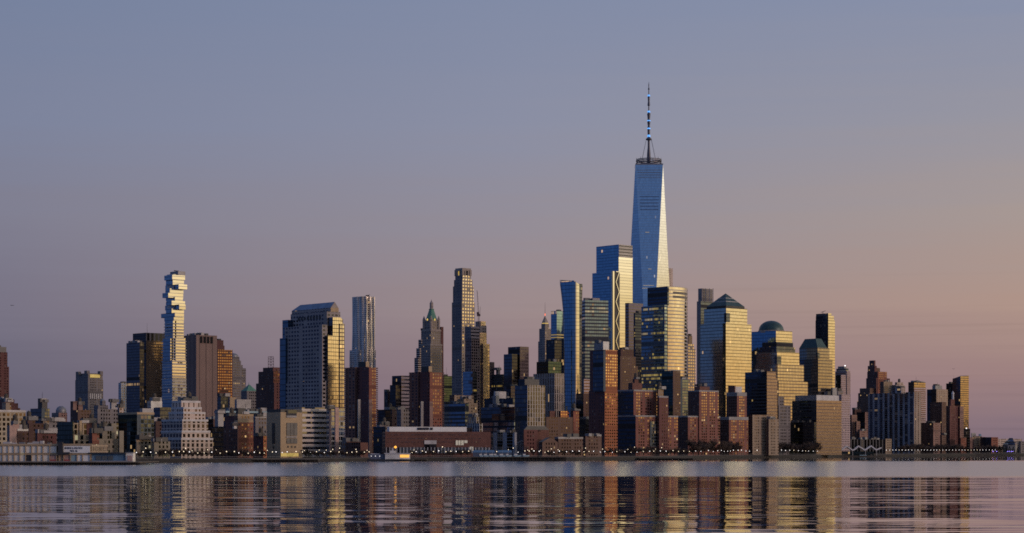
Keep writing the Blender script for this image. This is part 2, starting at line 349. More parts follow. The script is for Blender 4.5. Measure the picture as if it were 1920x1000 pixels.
# ------------------------------------------------------------------ mesh helpers
class MB:
    """collects faces with uv in metres, links them as ONE mesh object"""
    def __init__(s): s.v = []; s.f = []; s.uv = []; s.m = []; s.mats = []
    def mi(s, name):
        if name not in s.mats: s.mats.append(name)
        return s.mats.index(name)
    def face(s, pts, uvs, mat):
        b = len(s.v); s.v += [tuple(p) for p in pts]
        s.f.append(tuple(range(b, b + len(pts)))); s.uv.append(uvs); s.m.append(s.mi(mat))
    def prism(s, pts, z0, z1, mats, cap='roof_gravel', u0=None, bottom=False):
        """pts counter-clockwise seen from above; mats one name or one per side"""
        n = len(pts)
        if isinstance(mats, str): mats = [mats] * n
        for i in range(n):
            a, b = pts[i], pts[(i + 1) % n]
            L = sqrt((b[0] - a[0]) ** 2 + (b[1] - a[1]) ** 2)
            ua = u0[i] if u0 else 0.0
            s.face([(a[0], a[1], z0), (b[0], b[1], z0), (b[0], b[1], z1), (a[0], a[1], z1)],
                   [(ua, z0), (ua + L, z0), (ua + L, z1), (ua, z1)], mats[i])
        s.face([(p[0], p[1], z1) for p in pts], [(p[0], p[1]) for p in pts], cap)
        if bottom: s.face([(p[0], p[1], z0) for p in reversed(pts)], [(p[0], p[1]) for p in reversed(pts)], cap)
    def loft(s, rings, mats, cap='roof_gravel', close=True):
        n = len(rings[0])
        if isinstance(mats, str): mats = [mats] * n
        us = [0.0]
        for i in range(n):
            a, b = rings[0][i], rings[0][(i + 1) % n]
            us.append(us[-1] + sqrt((b[0] - a[0]) ** 2 + (b[1] - a[1]) ** 2))
        for r0, r1 in zip(rings, rings[1:]):
            for i in range(n):
                j = (i + 1) % n
                s.face([r0[i], r0[j], r1[j], r1[i]], [(us[i], r0[i][2]), (us[i + 1], r0[j][2]), (us[i + 1], r1[j][2]), (us[i], r1[i][2])], mats[i])
        if close: s.face(rings[-1], [(p[0], p[1]) for p in rings[-1]], cap)
    def box(s, c, size, mat, rot=0.0, bottom=True):
        x, y, z = c; a, b, h = size[0] / 2, size[1] / 2, size[2]
        pts = [(x + px * cos(rot) - py * sin(rot), y + px * sin(rot) + py * cos(rot)) for px, py in ((-a, -b), (a, -b), (a, b), (-a, b))]
        s.prism(pts, z, z + h, mat, mat, bottom=bottom)
    def tube(s, p, q, r0, r1, mat, n=6):
        p, q = Vector(p), Vector(q); d = (q - p)
        if d.length < 1e-6: return
        d.normalize(); a = d.orthogonal().normalized(); b = d.cross(a)
        R0 = [tuple(p + (a * cos(2 * pi * i / n) + b * sin(2 * pi * i / n)) * r0) for i in range(n)]
        R1 = [tuple(q + (a * cos(2 * pi * i / n) + b * sin(2 * pi * i / n)) * r1) for i in range(n)]
        for i in range(n):
            j = (i + 1) % n
            s.face([R0[i], R0[j], R1[j], R1[i]], [(0, 0), (1, 0), (1, 1), (0, 1)], mat)
        s.face(R1, [(0, 0)] * n, mat); s.face(R0[::-1], [(0, 0)] * n, mat)
    def lathe(s, c, prof, mat, n=24):
        x, y = c
        rings = [[(x + r * cos(2 * pi * i / n), y + r * sin(2 * pi * i / n), z) for i in range(n)] for r, z in prof]
        s.loft(rings, mat, mat)
    def build(s, name, parent=None, origin=None, smooth=False):
        o = Vector((0, 0, 0))
        if parent is not None: o = parent.matrix_basis.translation
        elif origin is not None: o = Vector(origin)
        me = bpy.data.meshes.new(name)
        me.from_pydata([(v[0] - o[0], v[1] - o[1], v[2] - o[2]) for v in s.v], [], s.f)
        ul = me.uv_layers.new(name='uv')
        flat = [c for uvs in s.uv for p in uvs for c in p]
        ul.data.foreach_set('uv', flat)
        for k in s.mats: me.materials.append(MATS[k])
        me.polygons.foreach_set('material_index', s.m)
        if smooth: me.polygons.foreach_set('use_smooth', [True] * len(me.polygons))
        me.update()
        ob = bpy.data.objects.new(name, me)
        col.objects.link(ob)
        if parent is not None: ob.parent = parent
        elif origin is not None: ob.location = o
        return ob
def tag(o, label=None, cat=None, group=None, kind=None):
    if label: o['label'] = label
    if cat: o['category'] = cat
    if group: o['group'] = group
    if kind: o['kind'] = kind
    return o
def thing(name, label, cat, loc, group=None):
    e = bpy.data.objects.new(name, None)
    col.objects.link(e); e.location = loc; e.empty_display_size = 5
    return tag(e, label, cat, group)

def corner(xl, xc, xr, D, th=TH, depth=24.0):
    """near corner and side lengths of a block from the three photo columns of its silhouette"""
    t = radians(th)
    u = (cos(t), sin(t)); v = (-sin(t), cos(t))
    C = (wx(xc, D), D)
    def L(px, d):
        k = (px - 960) / F
        den = d[0] - k * d[1]
        return (k * D - C[0]) / den
    lr = L(xr, u) if xr - xc > .3 else depth
    ll = L(xl, v) if xc - xl > .3 else depth
    return C, u, v, lr, ll
def quad(xl, xc, xr, D, th=TH, depth=24.0, ins=0.0):
    C, u, v, lr, ll = corner(xl, xc, xr, D, th, depth)
    P = lambda a, b: (C[0] + u[0] * a + v[0] * b, C[1] + u[1] * a + v[1] * b)
    return [P(ins, ins), P(lr - ins, ins), P(lr - ins, ll - ins), P(ins, ll - ins)], lr, ll
def tier(mb, xl, xc, xr, yt, D, matL, matR=None, yb=None, th=TH, cap='roof_gravel', depth=24.0, z0=None):  # many blocks give left sides a darker matL: shade put into the colour
    q, lr, ll = quad(xl, xc, xr, D, th, depth)
    z = GZ if yb is None else wz(yb, D) - .6
    if z0 is not None: z = z0
    mb.prism(q, z, wz(yt, D), [matR or matL, matL, matR or matL, matL], cap, u0=[0, 0, 0, -ll], bottom=yb is not None)
    return q
def frustum(mb, q0, z0, k, z1, mat, k2=None):
    """hip roof / pyramid over the four corners q0"""
    cx = sum(p[0] for p in q0) / 4; cy = sum(p[1] for p in q0) / 4
    r0 = [(p[0], p[1], z0) for p in q0]
    r1 = [(cx + (p[0] - cx) * k, cy + (p[1] - cy) * k, z1) for p in q0]
    mb.loft([r0, r1], mat, mat)

ROOTS = []
def bld(name, label, D, tiers, th=TH, cat='building', group=None, units=0, tank=False, seed=0, depth=24.0, parapet=None):
    """tiers: (part, xl, xc, xr, ytop, matL[, matR[, dD[, ybot]]]) in photo columns/rows, nearest tier first"""
    f = tiers[0]
    root = thing(name, label, cat, (wx(f[2], D), D, GZ), group)
    for t in tiers:
        part, xl, xc, xr, yt, mL = t[:6]
        mR = t[6] if len(t) > 6 else None
        dd = t[7] if len(t) > 7 else 0
        yb = t[8] if len(t) > 8 else None
        mb = MB(); q = tier(mb, xl, xc, xr, yt, D + dd, mL, mR, yb, th, depth=depth)
        ob = mb.build(part, root)
        if parapet and part != 'penthouse':
            z = wz(yt, D + dd); pq = MB()
            cx = sum(p[0] for p in q) / 4; cy = sum(p[1] for p in q) / 4
            out = [(cx + (p[0] - cx) * 1.012, cy + (p[1] - cy) * 1.012) for p in q]
            pq.prism(out, z - .9, z + .7, parapet, parapet, bottom=True); pq.build('parapet', root)
    t = tiers[-1]
    q, lr, ll = quad(t[1], t[2], t[3], D + (t[7] if len(t) > 7 else 0), th, depth)
    z = wz(t[4], D + (t[7] if len(t) > 7 else 0)) + (.7 if parapet else 0)
    rr = random.Random(len(label) * 131 + int(D) + seed)
    def at(a, b):
        return tuple(q[0][k] + (q[1][k] - q[0][k]) * a + (q[3][k] - q[0][k]) * b for k in (0, 1))
    for i in range(int(units * 2.2 + .5)):
        a, b = rr.uniform(.15, .85), rr.uniform(.15, .8)
        p = at(a, b); mb = MB()
        mb.box((p[0], p[1], z - .1), (rr.uniform(3, 8), rr.uniform(3, 6), rr.uniform(1.6, 3.6)), rr.choice(['dark_grey_metal', 'grey_metal', 'roof_gravel', 'dark_metal']), radians(th))
        mb.build('roof_unit', root)
    if units and rr.random() < .45:
        p = at(rr.uniform(.2, .8), rr.uniform(.2, .7)); mb = MB(); mh = rr.uniform(5, 13)
        mb.tube((p[0], p[1], z), (p[0], p[1], z + mh), .22, .1, 'dark_metal', 4); mb.tube((p[0] - .8, p[1], z + mh * .7), (p[0] + .8, p[1], z + mh * .7), .1, .1, 'dark_metal', 4); mb.build('antenna', root)
    masonry = any(k in str(tiers[-1][5:7]) for k in ('brick', 'stone'))
    if tank or (units and masonry and D < 2350 and rr.random() < .6):
        p = at(rr.uniform(.3, .7), rr.uniform(.2, .5)); mb = MB()
        for sx_ in (-1, 1):
            for sy_ in (-1, 1): mb.tube((p[0] + sx_ * 1.2, p[1] + sy_ * 1.2, z), (p[0] + sx_ * 1.2, p[1] + sy_ * 1.2, z + 2.6), .14, .14, 'dark_metal', 4)
        mb.lathe(p, [(1.7, z + 2.6), (1.7, z + 6), (1.75, z + 6), (.05, z + 7.4)], 'pier_timber', 12)
        mb.build('water_tank', root)
    ROOTS.append((root, q, z))
    return root
# ------------------------------------------------------------------ the river
def water_material():
    m = new_mat('river_water')
    t = m.node_tree; lk = t.links.new
    def n(tp, **kw):
        x = t.nodes.new(tp)
        for k, v in kw.items(): setattr(x, k, v)
        return x
    def mt(op, *a):
        x = n('ShaderNodeMath', operation=op)
        for i, v in enumerate(a):
            if isinstance(v, (int, float)): x.inputs[i].default_value = v
            else: lk(v, x.inputs[i])
        return x.outputs[0]
    geo = n('ShaderNodeNewGeometry')
    s = n('ShaderNodeSeparateXYZ'); lk(geo.outputs['Position'], s.inputs[0])
    # where the breeze ruffles the river: a lane between two slicks
    ln = n('ShaderNodeTexNoise'); ln.inputs['Scale'].default_value = .004; ln.inputs['Detail'].default_value = 3
    lv = n('ShaderNodeMapping'); lv.inputs['Scale'].default_value = (.5, 1, 1); lk(geo.outputs['Position'], lv.inputs[0]); lk(lv.outputs[0], ln.inputs['Vector'])
    yy = mt('ADD', s.outputs[1], mt('MULTIPLY', mt('SUBTRACT', ln.outputs[0], .5), 110.0))
    def ramp(a, b):
        r = n('ShaderNodeMapRange', interpolation_type='SMOOTHSTEP'); r.inputs[1].default_value = a; r.inputs[2].default_value = b; lk(yy, r.inputs[0]); return r.outputs[0]
    lane = mt('MULTIPLY', ramp(690, 775), mt('SUBTRACT', 1.0, ramp(1560, 1800)))
    far = ramp(1560, 1800)
    def slope(scx, scy, off, det=2.0):
        mp_ = n('ShaderNodeMapping'); mp_.inputs['Scale'].default_value = (scx, scy, 1); mp_.inputs['Location'].default_value = (off, off * 1.7, 0)
        lk(geo.outputs['Position'], mp_.inputs[0])
        x = n('ShaderNodeTexNoise'); x.inputs['Scale'].default_value = 1.0; x.inputs['Detail'].default_value = det; x.inputs['Roughness'].default_value = .55
        lk(mp_.outputs[0], x.inputs['Vector'])
        d = n('ShaderNodeVectorMath', operation='SUBTRACT'); lk(x.outputs['Color'], d.inputs[0]); d.inputs[1].default_value = (.5, .5, .5)
        return d.outputs[0]
    def vs(v, k):
        x = n('ShaderNodeVectorMath', operation='SCALE'); lk(v, x.inputs[0])
        if isinstance(k, (int, float)): x.inputs['Scale'].default_value = k
        else: lk(k, x.inputs['Scale'])
        return x.outputs[0]
    def va(a, b):
        x = n('ShaderNodeVectorMath', operation='ADD'); lk(a, x.inputs[0]); lk(b, x.inputs[1]); return x.outputs[0]
    # long lazy undulations, ripples, and the fine chop of the lane
    calm = mt('SUBTRACT', 1.0, mt('MULTIPLY', far, .86))
    a = vs(slope(.012, .08, 3.0), .05)
    b = vs(slope(.03, .22, 11.0), .095)
    c = vs(slope(.12, .6, 23.0), .065)
    tot = vs(va(va(a, b), c), calm)
    # in the lane only the near sides of the wavelets show at this shallow angle
    chs = slope(.35, .7, 37.0, 2.0)
    cab = n('ShaderNodeVectorMath', operation='ABSOLUTE'); lk(chs, cab.inputs[0])
    cmu = n('ShaderNodeVectorMath', operation='MULTIPLY_ADD'); lk(cab.outputs[0], cmu.inputs[0]); cmu.inputs[1].default_value = (0, -.20, 0); cmu.inputs[2].default_value = (0, -.016, 0)
    tot = va(vs(tot, mt('SUBTRACT', 1.0, mt('MULTIPLY', lane, .8))), vs(cmu.outputs[0], lane))
    fl = n('ShaderNodeVectorMath', operation='MULTIPLY'); lk(tot, fl.inputs[0]); fl.inputs[1].default_value = (.55, 1.0, 0)
    up = n('ShaderNodeVectorMath', operation='ADD'); lk(fl.outputs[0], up.inputs[0]); up.inputs[1].default_value = (0, 0, 1)
    nr = n('ShaderNodeVectorMath', operation='NORMALIZE'); lk(up.outputs[0], nr.inputs[0])
    p = n('ShaderNodeBsdfPrincipled'); o = n('ShaderNodeOutputMaterial')
    p.inputs['Base Color'].default_value = (.012, .016, .024, 1)
    lk(mt('ADD', .03, mt('MULTIPLY', lane, .14)), p.inputs['Roughness'])
    p.inputs['IOR'].default_value = 1.333
    lk(nr.outputs[0], p.inputs['Normal'])
    gl = n('ShaderNodeBsdfGlossy'); gl.inputs['Color'].default_value = (.93, .92, .92, 1); lk(nr.outputs[0], gl.inputs['Normal']); lk(mt('ADD', .03, mt('MULTIPLY', lane, .14)), gl.inputs['Roughness'])
    ms = n('ShaderNodeMixShader'); ms.inputs[0].default_value = .5; lk(p.outputs[0], ms.inputs[1]); lk(gl.outputs[0], ms.inputs[2]); lk(ms.outputs[0], o.inputs[0])
    MATS['river_water'] = m
water_material()
w = MB()
w.face([(-40000, -6000, 0), (40000, -6000, 0), (40000, 60000, 0), (-40000, 60000, 0)], [(0, 0), (1, 0), (1, 1), (0, 1)], 'river_water')
tag(w.build('river'), kind='structure')

# ------------------------------------------------------------------ shoreline and ground
SHORE = [(-700, 1290), (-80, 1330), (250, 1340), (252, 1455), (470, 1500), (640, 1585), (760, 1660), (920, 1700), (1080, 1760), (1160, 1860), (1250, 1990), (1300, 2150),
         (1400, 2330), (1520, 2440), (1560, 2560), (1680, 2760), (1760, 2900), (1830, 3040), (1900, 3080), (1990, 3200), (2100, 3600), (2160, 5200)]
def shore(px):
    for (a, da), (b, db) in zip(SHORE, SHORE[1:]):
        if a <= px <= b: return da + (db - da) * (px - a) / (b - a)
    return SHORE[0][1] if px < SHORE[0][0] else SHORE[-1][1]
gm = new_mat('ground'); t_ = gm.node_tree
p_ = t_.nodes.new('ShaderNodeBsdfPrincipled'); o_ = t_.nodes.new('ShaderNodeOutputMaterial'); nz_ = t_.nodes.new('ShaderNodeTexNoise'); cr_ = t_.nodes.new('ShaderNodeValToRGB'); ge_ = t_.nodes.new('ShaderNodeNewGeometry')
nz_.inputs['Scale'].default_value = .03; nz_.inputs['Detail'].default_value = 6
cr_.color_ramp.elements[0].color = (.02, .021, .02, 1); cr_.color_ramp.elements[1].color = (.055, .052, .048, 1)
t_.links.new(ge_.outputs['Position'], nz_.inputs['Vector']); t_.links.new(nz_.outputs[0], cr_.inputs[0]); t_.links.new(cr_.outputs[0], p_.inputs['Base Color']); t_.links.new(p_.outputs[0], o_.inputs[0])
p_.inputs['Roughness'].default_value = .9
MATS['ground'] = gm
gb = MB()
front = [(wx(px, D), D + 1.2) for px, D in SHORE]
top = [(x, y, GZ) for x, y in front] + [(5200, 40000, GZ), (-22000, 40000, GZ), (-6000, 1291, GZ)]
gb.face(top, [(p[0], p[1]) for p in top], 'ground')
tag(gb.build('ground'), kind='structure')
# stone bulkhead with a pale coping along the esplanade
sw = thing('seawall', 'long dark stone bulkhead with a pale coping holding the far bank above the river', 'seawall', (0, 1700, 0))
fw = MB(); cp = MB(); rl = MB()
SP = []
for (pa, da), (pb, db) in zip(SHORE, SHORE[1:]):
    k = max(1, int(abs(pb - pa) / 40))
    for i in range(k): SP.append((wx(pa + (pb - pa) * i / k, da + (db - da) * i / k), da + (db - da) * i / k))
for a, b in zip(SP, SP[1:]):
    fw.face([(a[0], a[1], -1), (b[0], b[1], -1), (b[0], b[1], GZ + .05), (a[0], a[1], GZ + .05)], [(0, 0), (9, 0), (9, 3), (0, 3)], 'stone_wall')
    cp.face([(a[0], a[1] - .3, GZ + .05), (b[0], b[1] - .3, GZ + .05), (b[0], b[1] - .3, GZ + .55), (a[0], a[1] - .3, GZ + .55)], [(0, 0), (9, 0), (9, 1), (0, 1)], 'coping_stone')
    cp.face([(a[0], a[1] - .3, GZ + .55), (b[0], b[1] - .3, GZ + .55), (b[0], b[1] + 1.6, GZ + .55), (a[0], a[1] + 1.6, GZ + .55)], [(0, 0), (9, 0), (9, 1), (0, 1)], 'coping_stone')
    rl.tube((a[0], a[1], GZ + 1.6), (b[0], b[1], GZ + 1.6), .07, .07, 'grey_metal', 4)
    rl.tube((a[0], a[1], GZ + .5), (a[0], a[1], GZ + 1.6), .06, .06, 'grey_metal', 4)
fw.build('wall_face', sw); cp.build('coping', sw); rl.build('railing', sw)

# unseen skyline off right and behind, heights shaped to darken the facades' reflections
hl = MB(); rr = random.Random(3)
yy = -3200.0
TALL = [(1560, 1606, 186), (1606, 1622, 120), (1850, 1885, 150), (1885, 1925, 128), (1925, 1960, 96), (2326, 2371, 16), (2430, 2470, 104), (2500, 2530, 118)]
while yy < 4300:
    wdt = rr.uniform(28, 90); X = 2250 + rr.uniform(-60, 60); h = rr.choice([36, 44, 52, 60, 66, 74, 82, 58])
    for t0, t1, th_ in TALL:
        if t0 <= yy < t1: wdt = t1 - yy; h = th_; X = 2250
        elif yy < t0 < yy + wdt: wdt = t0 - yy
    hl.prism([(X, yy), (X + 70, yy), (X + 70, yy + wdt), (X, yy + wdt)], -1, h, 'ground', 'ground')
    yy += max(wdt, 1.0)
hl.prism([(-1500, -1900), (2700, -3300), (2900, -2900), (-1400, -1700)], -1, 30, 'ground', 'ground')
hl.prism([(2150, -3300), (3600, -3300), (3600, 4400), (2150, 4400)], -1, 14, 'ground', 'ground')
tag(hl.build('unseen_skyline'), kind='structure')
# ------------------------------------------------------------------ buildings, left to right
# far left
bld('brick_tower', 'dark red brick tower with a grey steel crown cut off by the left frame edge', 2600,
    [('tower_body', -30, -14, 17, 687, 'maroon_brick'), ('upper_tier', -28, -14, 14, 660, 'maroon_brick', None, 2, 690), ('crown', -26, -14, 12, 650, 'dark_grey_metal', None, 4, 662)], units=1)
bld('stepped_apartment', 'maroon stepped apartment block at the foot of the leftmost brick tower', 2450,
    [('lower_tier', -10, 8, 38, 765, 'maroon_brick'), ('middle_tier', -8, 8, 34, 756, 'maroon_brick', None, 2, 768), ('upper_tier', -6, 8, 27, 749, 'maroon_brick', None, 4, 758)], units=2)
bld('warehouse', 'long cream warehouse with big square windows, leftmost of the low buildings', 1750,
    [('warehouse_body', -60, -28, 48, 770, 'cream_stone'), ('penthouse', 4, 11, 21, 755, 'tan_stone', None, 25, 772)], units=5, tank=True, parapet='pale_metal')
bld('glass_midrise', 'dark glass midrise with orange lit windows and square top box, left of small dome', 1900,
    [('building_body', 57, 78, 93, 766, 'dark_glass', 'apartment_glass'), ('penthouse', 71, 79, 89, 754, 'dark_metal', None, 10, 768)], units=2)
r = bld('domed_building', 'small pinkish building under a grey dome, far behind the pier', 2400,
    [('building_body', 97, 110, 126, 774, 'grey_stone', 'pink_brick')])
d = MB(); c = (wx(114.5, 2425), 2425); z = wz(773, 2425); R = 6.2
d.lathe(c, [(R, z - 1), (R, z + 1.2)] + [(R * cos(a * .157), z + 1.2 + R * sin(a * .157)) for a in range(1, 10)], 'grey_metal'); d.build('dome', r, smooth=False)
bld('pink_house', 'narrow salmon pink house front among dark sheds behind the pier', 1470,
    [('house_body', 13, 18, 29, 798, 'grey_stone', 'salmon_paint'), ('upper_tier', 20, 24, 36, 795, 'grey_stone', 'salmon_paint', 8)], units=1)
bld('dark_loft', 'low black loft building with a thin white cornice line behind the pier', 1480,
    [('building_body', 29, 33, 53, 806, 'black_glass', 'dark_brick')], parapet='white_paint', units=2)
bld('brick_loft', 'dark brown brick loft in the middle of the dark houses behind the white pier shed', 1500,
    [('building_body', 46, 54, 84, 794, 'dark_brick'), ('upper_tier', 40, 52, 66, 788, 'black_glass', 'dark_brick', 20)], units=3, tank=True)
bld('ribbed_building', 'low dark ribbed building between the brown loft and the dark green glass block', 1420,
    [('building_body', 66, 70, 106, 812, 'dark_brick', 'maroon_brick')], units=4)
bld('tan_rowhouse', 'pale tan narrow house peeping over the brown loft roofs', 1640,
    [('house_body', 76, 81, 92, 789, 'dark_brick', 'tan_stone')], units=1)
bld('low_grey_block', 'flat pale grey roofed block in front of the small domed building', 1700,
    [('building_body', 88, 92, 120, 790, 'grey_stone')], units=3)
bld('terraced_glass_block', 'dark green glass block with tan stone piers and yellowish windows above the pier sign', 1430,
    [('glass_wing', 107, 136, 138, 791, 'green_glass'), ('pier_wing', 134, 138, 166, 815, 'green_glass', 'tan_piers', 4), ('stone_pier', 135, 137, 147, 793, 'green_glass', 'tan_piers', 14, 818),
     ('stone_pier', 147, 149, 154, 789, 'green_glass', 'tan_concrete', 18, 818), ('stone_pier', 153, 155, 162, 793, 'green_glass', 'tan_piers', 22, 818)], units=1)
bld('brick_midrise', 'brown midrise with a row of lit orange windows, stepped roof and pale side wall', 1950,
    [('building_body', 133, 146, 171, 769, 'dark_brick', 'brown_brick'), ('tower_wing', 132, 137, 147, 752.5, 'dark_brick', 'pink_brick', 30), ('upper_tier', 140, 147, 155, 759, 'dark_brick', 'pink_brick', 32)], units=2)
bld('maroon_loft', 'plain maroon wall of a loft behind the red painted house', 1520, [('building_body', 160, 163, 182, 793, 'maroon_brick')], units=2)
bld('red_house', 'bright red narrow house with fire escapes right of the pier sign', 1400, [('house_body', 166, 173, 186, 812, 'dark_brick', 'red_brick')], units=1)
bld('stone_apartment', 'tan and greenish stone apartment block with notched towers right of the red house', 1420,
    [('lower_tier', 183, 186, 232, 823, 'greenish_stone'), ('notch_tower', 183, 186, 205, 794, 'greenish_stone', None, 8), ('notch_tower', 205, 209, 222, 794, 'green_glass', 'greenish_stone', 10), ('notch_tower', 221, 224, 232, 808, 'greenish_stone', None, 5),
     ('notch_tower', 186, 192, 206, 808, 'green_glass', 'greenish_stone', 4)], units=2)
bld('corner_tower', 'grey stone tower with turreted corners and a yellow glowing top storey, far left', 3200,
    [('tower_body', 141, 165, 193.5, 712, 'grey_stone'), ('upper_tier', 142, 165, 192.5, 700, 'grey_stone', None, 2, 714)])
r = ROOTS[-1][0]
for (a, b_, cc, y) in ((158, 163, 168, 695), (183, 188, 193, 696), (142, 147, 152, 697)):
    m_ = MB(); tier(m_, a, b_, cc, y, 3203 if a == 158 else 3212, 'grey_stone', None, 702); m_.build('turret', r)
m_ = MB(); q, _, _ = quad(142, 165, 192.5, 3201.4); A, B2 = q[0], q[1]
pt = lambda f: (A[0] + (B2[0] - A[0]) * f, A[1] + (B2[1] - A[1]) * f)
for f0, f1, zt, zb, mm in ((.14, .82, 702, 708, 'yellow_glow'),):
    a, b_ = pt(f0), pt(f1); m_.face([(a[0] , a[1] - .4, wz(zb, 3200)), (b_[0], b_[1] - .4, wz(zb, 3200)), (b_[0], b_[1] - .4, wz(zt, 3200)), (a[0], a[1] - .4, wz(zt, 3200))], [(0, 0), (1, 0), (1, 1), (0, 1)], mm)
m_.build('lit_loggia', r)
q, _, _ = quad(141, 165, 193.5, 3199); A, B2 = q[0], q[1]
m_ = MB()
for i in range(6):
    a, b_ = pt(.12 + i * .135), pt(.12 + i * .135 + .08); m_.face([(a[0], a[1], wz(748, 3199)), (b_[0], b_[1], wz(748, 3199)), (b_[0], b_[1], wz(738, 3199)), (a[0], a[1], wz(738, 3199))], [(0, 0), (1, 0), (1, 1), (0, 1)], 'pale_metal')
m_.build('arcade', r)
r = bld('bell_tower_block', 'grey masonry block with a small capped bell tower below the turreted tower', 2700,
    [('building_body', 176, 184, 203, 760, 'grey_stone'), ('bell_tower', 187, 192, 198, 752, 'grey_stone', None, 6, 762)])
m_ = MB(); q, _, _ = quad(187, 192, 198, 2706); frustum(m_, q, wz(752, 2706), .1, wz(747, 2706), 'grey_metal'); m_.build('cap', r)
bld('grey_warehouse', 'wide blue grey warehouse with one row of dark square windows and a roof box', 2050,
    [('building_body', 178, 183, 224, 767, 'grey_stone'), ('penthouse', 206, 209, 219, 754, 'grey_metal', None, 20, 769)], units=4)
bld('white_rowhouse', 'small whitish house with a bright roof lamp left of the dark green apartment', 1900, [('house_body', 221, 224, 232, 764, 'grey_stone', 'pale_stone')], units=2)
bld('pale_blue_tower', 'slim pale blue apartment tower behind the dark slab on the left skyline', 3100, [('tower_body', 222, 227, 250, 718, 'pale_blue_apartment')], units=1)
bld('tan_apartment', 'tan faced apartment with a dark green glass side, behind the white shed', 1500,
    [('building_body', 221, 257, 289, 775, 'green_glass', 'apartment_glass'), ('penthouse', 262, 267, 288, 766, 'grey_metal', None, 8, 777), ('lower_wing', 254, 256, 284, 826, 'greenish_stone', None, -6)], units=3, parapet='tan_concrete')
bld('low_wing_building', 'low greenish building with lit windows between two apartment blocks', 1490, [('building_body', 285, 289, 319, 828, 'greenish_stone')], units=2)
bld('white_core_building', 'plain whitish box building behind the tan apartment', 1850, [('building_body', 276, 283, 304, 752, 'pale_stone', 'white_paint')], units=3)
bld('dark_glass_loft', 'dark glass loft right of the whitish box, under the stacked glass tower', 1800, [('building_body', 288, 300, 330, 764, 'dark_glass'), ('lower_tier', 284, 292, 326, 790, 'dark_brick', None, -40)], units=3)

# stepped stone apartment house
bld('stepped_stone_house', 'pale stone apartment house stepping up like terraces with dark windows', 1560,
    [('podium', 288, 340, 399, 823, 'big_window_stone', 'pale_stone_wide'), ('lower_tier', 302, 341, 394, 809, 'big_window_stone', 'pale_stone_wide', 3, 826), ('middle_tier', 303, 342, 390, 788, 'big_window_stone', 'pale_stone_wide', 6, 812),
     ('upper_tier', 316, 344, 385, 774, 'pale_stone', None, 10, 791), ('top_tier', 321, 344, 378, 765, 'pale_stone', None, 13, 777), ('crown', 322, 340, 376, 753, 'slit_stone', None, 16, 767)], units=2, parapet='pale_metal')

# dark slab pair left of the stacked tower
r = bld('dark_slab_tower', 'black glass slab tower with bronze gold reflections, left of the stacked glass tower', 2900,
    [('tower_body', 249, 274, 312, 639, 'black_glass', 'bronze_glass'), ('louvre_storey', 249, 274, 312, 624, 'black_glass', 'dark_piers', 0.6, 640), ('low_wing', 237, 262, 270, 642, 'dark_glass', 'black_glass', -25)], units=4)
m_ = MB(); p0 = (wx(276, 2930), 2930); m_.tube((*p0, wz(624, 2930)), (*p0, wz(606, 2930)), .35, .12, 'grey_metal', 5); m_.build('antenna', r)

# windowless telephone tower
r = bld('windowless_tower', 'plain plum concrete tower without windows and with dark vents near its top', 2500, [('tower_body', 340, 368, 407, 628, 'plum_concrete')], units=5)
q, lr, ll = quad(340, 368, 407, 2499.2)
A, B2 = q[0], q[1]
for i in range(4):
    m_ = MB(); a, b_ = pt(.20 + i * .165), pt(.20 + i * .165 + .10)
    m_.face([(a[0], a[1], wz(643, 2499)), (b_[0], b_[1], wz(643, 2499)), (b_[0], b_[1], wz(630.5, 2499)), (a[0], a[1], wz(630.5, 2499))], [(0, 0), (1, 0), (1, 1), (0, 1)], 'black_void'); m_.build('vent', r)
m_ = MB(); p0 = (wx(371, 2530), 2530); m_.lathe(p0, [(2.6, wz(629, 2530)), (2.2, wz(626, 2530)), (.1, wz(622, 2530))], 'pale_metal', 10); m_.build('dish', r)

bld('gold_window_brick_tower', 'reddish brick office tower with gold reflecting windows right of the windowless tower', 2700,
    [('tower_body', 400, 408, 436, 656, 'gold_window_brick'), ('upper_tier', 400, 407, 421, 648, 'maroon_brick', None, 12, 658), ('top_tier', 400, 407, 419, 638, 'maroon_brick', None, 16, 650)], units=1, th=25)
r = bld('round_top_tower', 'grey stone office tower stepping to a rounded top, right of the gold window brick tower', 3000,
    [('tower_body', 420, 434, 461, 690, 'grey_stone'), ('upper_tier', 424, 434, 455, 684, 'grey_stone', None, 4, 692), ('upper_tier', 425, 434, 452, 676, 'grey_stone', None, 7, 686), ('upper_tier', 426, 434, 449, 669, 'grey_stone', None, 10, 678)])
m_ = MB(); p0 = (wx(438, 3030), 3030); m_.lathe(p0, [(7.5, wz(670, 3030)), (7.0, wz(667, 3030)), (5.2, wz(664.5, 3030)), (2.5, wz(663, 3030)), (.2, wz(662.4, 3030))], 'grey_metal', 16); m_.build('dome', r)
r = bld('green_roof_hall', 'low hall with green copper pyramid roof and finial, left of the gabled tower', 2650, [('building_body', 452, 463, 482, 733, 'grey_stone')])
m_ = MB(); q, _, _ = quad(452, 463, 482, 2650); frustum(m_, q, wz(733, 2650), .06, wz(721, 2650), 'copper_green'); m_.build('roof', r)
m_ = MB(); m_.tube((wx(466.5, 2672), 2672, wz(722, 2672)), (wx(466.5, 2672), 2672, wz(717, 2672)), .5, .1, 'copper_green', 5); m_.build('finial', r)
r = bld('art_deco_block', 'dark brick art deco block with stepped shoulders and a steel billboard frame on top', 2400,
    [('lower_tier', 480, 514, 530, 718, 'dark_brick', 'maroon_brick'), ('middle_tier', 484.5, 513, 530, 696, 'dark_brick', 'gold_window_brick', 4, 720), ('upper_tier', 493, 512, 530, 689, 'dark_brick', 'maroon_brick', 8, 699)])
m_ = MB(); D = 2415; xs = [503, 508, 513]
